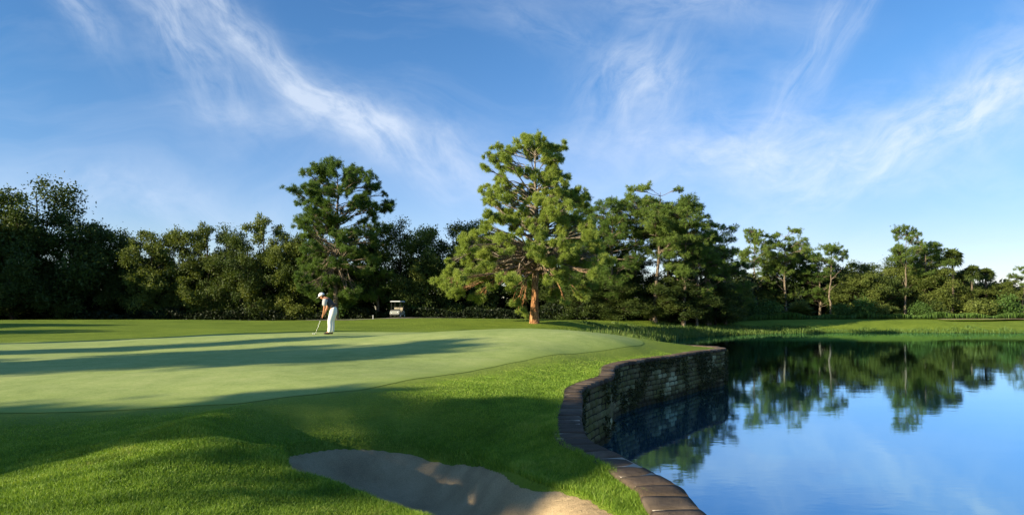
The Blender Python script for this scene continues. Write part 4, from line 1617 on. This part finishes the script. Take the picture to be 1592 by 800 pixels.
def blades_mesh(name, X, Y, Z, H, W, mat, rng, leanmax=0.5, tint=None, bend=(0, 0)):
    n = len(X)
    a = rng.uniform(0, 2 * math.pi, n)
    ln = rng.uniform(0, leanmax, n) * H
    dx = np.c_[np.cos(a), np.sin(a), np.zeros(n)] * ln[:, None] + np.c_[bend[0] * H, bend[1] * H, np.zeros(n)]
    b = rng.uniform(0, 2 * math.pi, n)
    sd_ = np.c_[np.cos(b), np.sin(b), np.zeros(n)] * (W * 0.5)[:, None]
    base = np.c_[X, Y, Z]
    mid_ = base + dx * 0.35 + np.c_[np.zeros(n), np.zeros(n), H * 0.6]
    tip = base + dx + np.c_[np.zeros(n), np.zeros(n), H]
    V = np.stack([base - sd_, base + sd_, mid_ + sd_ * 0.8, tip, mid_ - sd_ * 0.8], 1).reshape(-1, 3)
    k = np.arange(n)[:, None] * 5
    Q = k + np.array([[0, 1, 2, 4]])
    T = k + np.array([[4, 2, 3]])
    if tint is None:
        tint = rng.rand(n)
    return np_mesh(name, V, [T, Q], [mat], tint=np.r_[tint, tint])


def build_reeds():
    rng = np.random.RandomState(12)
    # the reed bed on the near-left bank of the pond
    n = 60000
    x = rng.uniform(4, 40, n)
    y = rng.uniform(50, 92, n)
    sd, _ = sdist(x, y, POND)
    nn = np.array([mnoise.noise(Vector((a * 0.3, b * 0.3, 0))) for a, b in zip(x, y)])
    keep = (sd > -5.5 - 3 * nn) & (sd < 0.9) & (rng.rand(n) < 0.9)
    x, y, sd = x[keep], y[keep], sd[keep]
    z = np.maximum(height(x, y), -0.2)
    h = rng.uniform(0.45, 1.0, len(x)) * np.clip(1 - (-sd - 2.5) / 4, 0.35, 1) * np.interp(x, [4, 22, 32], [1.0, 0.85, 0.5])
    me = blades_mesh('reeds', x, y, z, h, np.full(len(x), 0.075), M['reed'], rng, 0.35)
    tag(obj('reed_bed', me), 'tall dark green reeds on the pond bank behind the end of the wall', 'reeds', kind='stuff')
    # short marginal growth on the far bank
    n = 42000
    x = rng.uniform(26, 100, n)
    y = rng.uniform(80, 96, n)
    sd, _ = sdist(x, y, POND)
    nn = np.array([mnoise.noise(Vector((a * 0.5, b * 0.4, 4))) for a, b in zip(x, y)])
    keep = (sd > -2.6 - 2.5 * nn) & (sd < 0.5) & (rng.rand(n) < 0.8)
    x, y, sd = x[keep], y[keep], sd[keep]
    z = np.maximum(height(x, y), -0.1)
    h = rng.uniform(0.12, 0.42, len(x))
    me = blades_mesh('bank_sedge', x, y, z, h, np.full(len(x), 0.06), M['shrub_leaf'], rng, 0.4, tint=rng.uniform(0.2, 1, len(x)))
    tag(obj('bank_sedge', me), 'short sedge at the water line of the far bank', 'sedge', kind='stuff')


def build_grass():
    rng = np.random.RandomState(15)
    n = 1150000
    th = np.radians(rng.uniform(-41, 16, n))
    r = 4.2 * (26.0 / 4.2) ** (rng.rand(n) ** 1.25)
    X = r * np.sin(th)
    Y = r * np.cos(th)
    z, sd, sb = height(X, Y, True)
    sg, _ = sdist(X, Y, GREEN)
    keep = (sd < -0.11) & (sb < 0.06 * (1 - sm(X, -0.3, 0.2)) + 0.01) & (rng.rand(n) < np.clip(-sg / 0.7, 0, 1)) & (r < 24)
    X, Y, z, sd, sb, sg, r = (q[keep] for q in (X, Y, z, sd, sb, sg, r))
    n = len(X)
    # shorter collar by the green, shaggier rough by the bunker and in the foreground
    h = np.interp(-sg, [0, 0.8, 2.5], [0.005, 0.016, 0.034]) * rng.uniform(0.6, 1.25, n)
    rag = np.exp(-np.clip(-sb, 0, None) / 0.12) * 0.6 + np.exp(-np.clip(-sd - 0.15, 0, None) / 0.12) * 0.9
    cl = np.array([mnoise.noise(Vector((a * 3.5, b * 3.5, 0))) for a, b in zip(X[::1], Y[::1])]) if n < 900000 else np.zeros(n)
    h = h * (1 + rag) * (1 + 0.55 * cl)
    w = np.interp(r, [4, 10, 24], [0.0045, 0.008, 0.018]) * rng.uniform(0.7, 1.3, n)
    z = z - 0.004
    tint = np.clip(rng.beta(2, 2.6, n) + cl * 0.18 + 0.42 * np.exp(-np.clip(-sg, 0, None) / 0.9), 0, 1)
    me = blades_mesh('grass_blades', X, Y, z, h, w, M['blade'], rng, 0.85, tint=tint)
    tag(obj('mown_grass', me), 'mown green grass round the putting green and bunker', 'grass', kind='stuff')


build_thicket()
build_reeds()
build_grass()

# ------------------------------------------------------------------ golfer


def skinned(name, joints, bones, mat, parent, levels=2, root=0):
    """joints: {key: (x, y, z, r) or (x,y,z,rx,ry)}, bones: pairs of keys"""
    keys = list(joints)
    me = bpy.data.meshes.new(name + '_skel')
    bm = bmesh.new()
    layer = bm.verts.layers.skin.verify()
    vs_ = {}
    for i, k in enumerate(keys):
        j = joints[k]
        v = bm.verts.new(j[:3])
        v[layer].radius = (j[3], j[4] if len(j) > 4 else j[3])
        v[layer].use_root = (i == root)
        vs_[k] = v
    for a, b in bones:
        bm.edges.new((vs_[a], vs_[b]))
    bm.to_mesh(me)
    bm.free()
    o = bpy.data.objects.new(name + '_tmp', me)
    COL.objects.link(o)
    s = o.modifiers.new('skin', 'SKIN')
    s.use_smooth_shade = True
    u = o.modifiers.new('sub', 'SUBSURF')
    u.levels = levels
    u.render_levels = levels
    dg = bpy.context.evaluated_depsgraph_get()
    ev = o.evaluated_get(dg)
    res = bpy.data.meshes.new_from_object(ev)
    bpy.data.objects.remove(o)
    res.name = name
    res.materials.clear()
    res.materials.append(mat)
    res.polygons.foreach_set('use_smooth', np.ones(len(res.polygons), dtype=bool))
    return obj(name, res, parent)


M['skin'] = simple('skin', (0.50, 0.23, 0.12), 0.55, 0.3, 0.06, 12)
M['shirt'] = simple('shirt_knit', (0.065, 0.062, 0.066), 0.9, 0.1, 0.10, 60, 0.2)
M['sleeve'] = simple('shirt_sleeve_lit', (0.42, 0.42, 0.43), 0.9, 0.1, 0.10, 60, 0.2)  # lighter than the shirt: sunlight on the sleeves put into the colour
M['trouser'] = simple('trouser_cotton', (0.76, 0.75, 0.70), 0.9, 0.1, 0.06, 9, 0.5)
M['white'] = simple('white_cloth', (0.80, 0.80, 0.78), 0.8, 0.2, 0.04, 10)
M['shoe'] = simple('shoe_leather', (0.018, 0.014, 0.012), 0.4, 0.4, 0.1, 10)
M['belt'] = simple('belt_leather', (0.03, 0.02, 0.015), 0.5, 0.4, 0.1, 10)
M['hair'] = simple('hair', (0.06, 0.045, 0.03), 0.8, 0.2, 0.2, 40)
M['steel'] = simple('steel_shaft', (0.55, 0.56, 0.58), 0.25, 0.5, 0.05, 10, 0, 0.9)
M['rubber'] = simple('black_rubber', (0.02, 0.02, 0.02), 0.8, 0.2, 0.1, 20)
M['cart_shaded'] = simple('cart_paint_shaded', (0.30, 0.30, 0.26), 0.35, 0.5, 0.05, 3)  # white body greyed, the shade on it put into the paint
M['cart_dark'] = simple('cart_dark_plastic', (0.035, 0.035, 0.035), 0.6, 0.3, 0.1, 6)
M['cart_seat'] = simple('cart_seat_vinyl', (0.34, 0.29, 0.20), 0.5, 0.3, 0.06, 6)


def box(bm, c, s, rot=None):
    m = Matrix.Translation(c)
    if rot is not None:
        m = m @ rot
    m = m @ Matrix.Diagonal((s[0], s[1], s[2], 1))
    bmesh.ops.create_cube(bm, size=1, matrix=m)
    return bm


def build_golfer():
    x, y = (511 - 796) / F * 26.0, 26.0
    t = empty('person', (x, y, hz(x, y) + 0.006), 0)
    t.scale = (1.04, 1.04, 1.04)
    tag(t, 'golfer in white cap, grey shirt and white trousers bending over a putter', 'person')
    J = {'pelvis': (0.16, 0, 0.93, 0.10, 0.09), 'waist': (0.11, 0, 1.06, 0.095, 0.08), 'chest': (-0.02, 0, 1.21, 0.15, 0.11), 'upper': (-0.10, 0, 1.29, 0.12, 0.09),
         'neck': (-0.185, 0, 1.335, 0.055), 'skull': (-0.25, 0, 1.385, 0.085, 0.080), 'crown': (-0.275, 0, 1.44, 0.078, 0.078), 'chin': (-0.305, 0, 1.31, 0.040, 0.035)}
    B = [('pelvis', 'waist'), ('waist', 'chest'), ('chest', 'upper'), ('upper', 'neck'), ('neck', 'skull'), ('skull', 'crown'), ('skull', 'chin')]
    for s, n in ((1, 'l'), (-1, 'r')):
        J['sh' + n] = (-0.085, 0.175 * s, 1.265, 0.068)
        J['el' + n] = (-0.10, 0.185 * s, 0.975, 0.046)
        J['wr' + n] = (-0.185, 0.050 * s, 0.745, 0.030)
        J['pa' + n] = (-0.205, 0.022 * s, 0.69 - 0.035 * (s < 0), 0.032, 0.02)
        J['hip' + n] = (0.17, 0.09 * s, 0.86, 0.095)
        J['kn' + n] = (0.07, 0.15 * s, 0.49, 0.062)
        J['an' + n] = (0.09, 0.175 * s, 0.10, 0.042)
        J['ft' + n] = (-0.06, 0.18 * s, 0.045, 0.036)
        B += [('upper', 'sh' + n), ('sh' + n, 'el' + n), ('el' + n, 'wr' + n), ('wr' + n, 'pa' + n), ('pelvis', 'hip' + n), ('hip' + n, 'kn' + n), ('kn' + n, 'an' + n), ('an' + n, 'ft' + n)]
        # four fingers closing round the grip, and a thumb laid down the shaft
        for f in range(4):
            k0 = f'f{f}a{n}'
            zz = 0.705 - 0.019 * f - 0.045 * (s < 0)
            J[k0] = (-0.232, 0.024 * s, zz, 0.009)
            J[k0 + 'b'] = (-0.246, 0.002 * s, zz - 0.004, 0.0085)
            J[k0 + 'c'] = (-0.236, -0.019 * s, zz - 0.006, 0.0075 - 0.0006 * (f == 3))
            B += [('pa' + n, k0), (k0, k0 + 'b'), (k0 + 'b', k0 + 'c')]
        J['th' + n] = (-0.228, 0.012 * s, 0.70 - 0.045 * (s < 0), 0.010)
        J['tg' + n] = (-0.243, 0.004 * s, 0.655 - 0.045 * (s < 0), 0.008)
        B += [('wr' + n, 'th' + n), ('th' + n, 'tg' + n)]
    body = skinned('body', J, B, M['skin'], t)
    # face
    bm = bmesh.new()
    bmesh.ops.create_cone(bm, cap_ends=True, segments=8, radius1=0.018, radius2=0.006, depth=0.04, matrix=Matrix.Translation((-0.345, 0, 1.36)) @ Matrix.Rotation(R(-70), 4, 'Y'))
    bm_obj('nose', bm, M['skin'], body, True)
    for s in (1, -1):
        bm = bmesh.new()
        bmesh.ops.create_uvsphere(bm, u_segments=8, v_segments=6, radius=0.011, matrix=Matrix.Translation((-0.336, 0.03 * s, 1.385)))
        bm_obj('eye', bm, M['belt'], body, True)
        bm = bmesh.new()
        bmesh.ops.create_uvsphere(bm, u_segments=8, v_segments=6, radius=0.028, matrix=Matrix.Translation((-0.235, 0.083 * s, 1.375)) @ Matrix.Diagonal((0.8, 0.35, 1.1, 1)))
        bm_obj('ear', bm, M['skin'], body, True)
    bm = bmesh.new()
    box(bm, (-0.342, 0, 1.325), (0.012, 0.04, 0.008))
    bm_obj('mouth', bm, M['belt'], body)
    bm = bmesh.new()
    bmesh.ops.create_uvsphere(bm, u_segments=14, v_segments=10, radius=0.1, matrix=Matrix.Translation((-0.225, 0, 1.395)) @ Matrix.Diagonal((0.92, 0.93, 0.85, 1)))
    bm_obj('hair', bm, M['hair'], t, True)
    # shirt
    J = {'waist': (0.185, 0, 0.91, 0.172, 0.145), 'mid': (0.07, 0, 1.12, 0.170, 0.135), 'chest': (-0.025, 0, 1.215, 0.182, 0.14), 'upper': (-0.10, 0, 1.295, 0.135, 0.10), 'neck': (-0.15, 0, 1.325, 0.085, 0.08)}
    B = [('waist', 'mid'), ('mid', 'chest'), ('chest', 'upper'), ('upper', 'neck')]
    skinned('shirt', J, B, M['shirt'], t)
    for s in (1, -1):
        J = {'a': (-0.06, 0.12 * s, 1.28, 0.095), 'b': (-0.09, 0.185 * s, 1.235, 0.098), 'c': (-0.10, 0.195 * s, 1.13, 0.088), 'd': (-0.102, 0.195 * s, 1.02, 0.084)}
        skinned('sleeve', J, [('a', 'b'), ('b', 'c'), ('c', 'd')], M['sleeve'], t)
    # trousers
    J = {'top': (0.155, 0, 1.04, 0.168, 0.140), 'pel': (0.185, 0, 0.92, 0.185, 0.15)}
    B = [('top', 'pel')]
    for s, n in ((1, 'l'), (-1, 'r')):
        J['h' + n] = (0.185, 0.09 * s, 0.82, 0.125)
        J['t' + n] = (0.13, 0.12 * s, 0.66, 0.105)
        J['k' + n] = (0.08, 0.15 * s, 0.49, 0.092)
        J['c' + n] = (0.095, 0.165 * s, 0.28, 0.085)
        J['a' + n] = (0.072, 0.175 * s, 0.055, 0.082)
        B += [('pel', 'h' + n), ('h' + n, 't' + n), ('t' + n, 'k' + n), ('k' + n, 'c' + n), ('c' + n, 'a' + n)]
    skinned('trousers', J, B, M['trouser'], t, root=1)
    bm = bmesh.new()
    bmesh.ops.create_cone(bm, cap_ends=False, segments=20, radius1=0.178, radius2=0.176, depth=0.035,
                          matrix=Matrix.Translation((0.155, 0, 1.03)) @ Matrix.Rotation(R(-35), 4, 'Y') @ Matrix.Diagonal((0.86, 1.0, 1, 1)))
    bm_obj('belt', bm, M['belt'], t, True)
    for s in (1, -1):
        J = {'heel': (0.12, 0.175 * s, 0.05, 0.048), 'mid': (0.03, 0.178 * s, 0.048, 0.05, 0.045), 'ball': (-0.07, 0.183 * s, 0.042, 0.050, 0.038), 'toe': (-0.14, 0.186 * s, 0.034, 0.036, 0.028)}
        skinned('shoe', J, [('heel', 'mid'), ('mid', 'ball'), ('ball', 'toe')], M['shoe'], t)
    # cap: crown + peak
    cap = bmesh.new()
    bmesh.ops.create_uvsphere(cap, u_segments=18, v_segments=12, radius=0.112)
    for v in cap.verts:
        if v.co.z < -0.01:
            v.co.z = -0.01 + (v.co.z + 0.01) * 0.12
    bmesh.ops.transform(cap, matrix=Matrix.Translation((-0.262, 0, 1.425)) @ Matrix.Rotation(R(-24), 4, 'Y') @ Matrix.Diagonal((1.02, 0.92, 0.95, 1)), verts=cap.verts)
    c = bm_obj('cap', cap, M['white'], t, True)
    pk = bmesh.new()
    bmesh.ops.create_uvsphere(pk, u_segments=16, v_segments=8, radius=0.1)
    bmesh.ops.transform(pk, matrix=Matrix.Translation((-0.360, 0, 1.372)) @ Matrix.Rotation(R(-38), 4, 'Y') @ Matrix.Diagonal((0.95, 0.80, 0.10, 1)), verts=pk.verts)
    bm_obj('peak', pk, M['white'], c, True)
    # the putter he holds
    p = empty('putter', (x, y, hz(x, y) + 0.006), 0)
    tag(p, 'steel putter held in the golfer\'s hands, its head on the green', 'golf club')
    a = np.array([-0.225, 0.0, 0.79])
    b = np.array([-0.50, 0.0, 0.030])
    V, Q = tube(np.array([a + (b - a) * 0.28, b]), [0.007, 0.005], 8)
    obj('shaft', np_mesh('shaft', V, Q, [M['steel']], smooth=True), p)
    V, Q = tube(np.array([a, a + (b - a) * 0.33]), [0.016, 0.012], 8)
    obj('grip', np_mesh('grip', V, Q, [M['rubber']], smooth=True), p)
    bm = bmesh.new()
    box(bm, (-0.515, 0.0, 0.020), (0.032, 0.11, 0.028))
    bm_obj('club_head', bm, M['steel'], p, bevel=0.006)
    bm = bmesh.new()
    bmesh.ops.create_icosphere(bm, subdivisions=3, radius=0.0214)
    o = bm_obj('golf_ball', bm, M['white'], None, True)
    bx, by = x - 0.60, y + 0.03
    o.location = (bx, by, hz(bx, by) + 0.028)
    tag(o, 'white golf ball on the green beside the putter head', 'golf ball')


build_golfer()

# ------------------------------------------------------------------ golf cart


def prism(bm, prof, y0, y1):
    """extrude an (x, z) outline from y0 to y1"""
    a = [bm.verts.new((p[0], y0, p[1])) for p in prof]
    b = [bm.verts.new((p[0], y1, p[1])) for p in prof]
    n = len(prof)
    bm.faces.new(a[::-1])
    bm.faces.new(b)
    for i in range(n):
        bm.faces.new((a[i], a[(i + 1) % n], b[(i + 1) % n], b[i]))
    return bm


def build_cart():
    x, y = (618 - 796) / F * 76.0, 76.0
    t = empty('golf_cart', (x, y, hz(x, y) + 0.05), R(-97))
    t.scale = (0.95, 0.95, 0.95)
    tag(t, 'white golf cart with flat canopy parked on the path at the wood edge', 'golf cart')
    # +x is the front
    bm = prism(bmesh.new(), [(1.22, 0.36), (1.20, 0.62), (1.02, 0.80), (0.72, 0.86), (0.62, 0.80), (0.56, 0.42), (0.10, 0.36), (0.06, 0.62), (-0.45, 0.66), (-0.55, 0.78),
                             (-1.05, 0.74), (-1.18, 0.60), (-1.18, 0.38), (-0.60, 0.30), (0.60, 0.26)], -0.56, 0.56)
    bm_obj('body', bm, M['cart_shaded'], t, bevel=0.03)
    bm = bmesh.new()
    box(bm, (1.235, 0, 0.34), (0.08, 1.0, 0.14))
    bm_obj('bumper', bm, M['cart_dark'], t, bevel=0.02)
    bm = bmesh.new()
    box(bm, (0.78, 0, 0.90), (0.22, 1.02, 0.08), Matrix.Rotation(R(15), 4, 'Y'))
    bm_obj('dashboard', bm, M['cart_dark'], t, bevel=0.015)
    bm = bmesh.new()
    box(bm, (-0.18, 0, 0.72), (0.52, 1.04, 0.14))
    bm_obj('seat', bm, M['cart_seat'], t, bevel=0.04)
    bm = bmesh.new()
    box(bm, (-0.48, 0, 1.00), (0.10, 1.02, 0.36), Matrix.Rotation(R(-10), 4, 'Y'))
    bm_obj('backrest', bm, M['cart_seat'], t, bevel=0.035)
    bm = bmesh.new()
    box(bm, (-0.05, 0, 1.86), (2.05, 1.26, 0.05))
    for v in bm.verts:
        if v.co.z > 1.86:
            v.co.x = -0.05 + (v.co.x + 0.05) * 0.9
            v.co.y *= 0.88
            v.co.z += 0.035
    bm_obj('roof', bm, M['white'], t, bevel=0.015)
    for s in (1, -1):
        for a, b in (((0.80, 0.52 * s, 0.82), (0.66, 0.52 * s, 1.84)), ((-0.62, 0.52 * s, 0.72), (-0.78, 0.52 * s, 1.84))):
            V, Q = tube(np.array([a, b]), [0.022, 0.022], 8)
            obj('roof_post', np_mesh('roof_post', V, Q, [M['cart_dark']], smooth=True), t)
        bm = bmesh.new()
        bmesh.ops.create_uvsphere(bm, u_segments=12, v_segments=8, radius=0.075, matrix=Matrix.Translation((1.17, 0.38 * s, 0.60)) @ Matrix.Diagonal((0.45, 1.1, 0.8, 1)))
        bm_obj('headlight', bm, M['steel'], t, True)
        for wx in (0.86, -0.80):
            w = empty('wheel', (wx, 0.50 * s, 0.23))
            w.parent = t
            bm = bmesh.new()
            rot = Matrix.Rotation(R(90), 4, 'X')
            bmesh.ops.create_cone(bm, cap_ends=True, segments=24, radius1=0.23, radius2=0.23, depth=0.18, matrix=rot)
            bm_obj('tyre', bm, M['rubber'], w, bevel=0.0)
            bm = bmesh.new()
            bmesh.ops.create_cone(bm, cap_ends=True, segments=18, radius1=0.13, radius2=0.11, depth=0.03, matrix=Matrix.Translation((0, 0.095 * s, 0)) @ rot)
            bm_obj('rim', bm, M['white'], w)
    V, Q = tube(np.array([(0.72, 0.26, 0.88), (0.50, 0.26, 1.02)]), [0.02, 0.02], 8)
    obj('steering_column', np_mesh('steering_column', V, Q, [M['cart_dark']]), t)
    a = np.linspace(0, 2 * math.pi, 21)
    ring = np.c_[0.50 + 0.08 * np.cos(a), 0.26 + 0.17 * np.sin(a), 1.02 + 0.15 * np.cos(a)]
    V, Q = tube(ring, np.full(21, 0.015), 6)
    obj('steering_wheel', np_mesh('steering_wheel', V, Q, [M['cart_dark']], smooth=True), t)
    # windscreen frame bars and rear bag rack
    V, Q = tube(np.array([(0.74, -0.52, 1.25), (0.74, 0.52, 1.25)]), [0.015, 0.015], 6)
    obj('windscreen_bar', np_mesh('windscreen_bar', V, Q, [M['cart_dark']]), t)
    V, Q = tube(np.array([(-0.75, -0.5, 0.78), (-0.95, -0.5, 1.12), (-0.95, 0.5, 1.12), (-0.75, 0.5, 0.78)]), [0.02] * 4, 6)
    obj('bag_rack', np_mesh('bag_rack', V, Q, [M['cart_dark']]), t)


build_cart()

# little white marker beside the path
mx, my = (580 - 796) / F * 75, 75.0
mk = empty('marker_post', (mx, my, hz(mx, my) - 0.02))
tag(mk, 'tiny white marker post in the grass left of the golf cart', 'marker post')
V, Q = tube(np.array([(0, 0, -0.1), (0, 0, 0.42)]), [0.035, 0.03], 8)
obj('post', np_mesh('post', V, Q, [M['white']], smooth=True), mk)
bm = bmesh.new()
bmesh.ops.create_uvsphere(bm, u_segments=10, v_segments=6, radius=0.055, matrix=Matrix.Translation((0, 0, 0.44)) @ Matrix.Diagonal((1, 1, 0.6, 1)))
bm_obj('cap', bm, M['white'], mk, True)
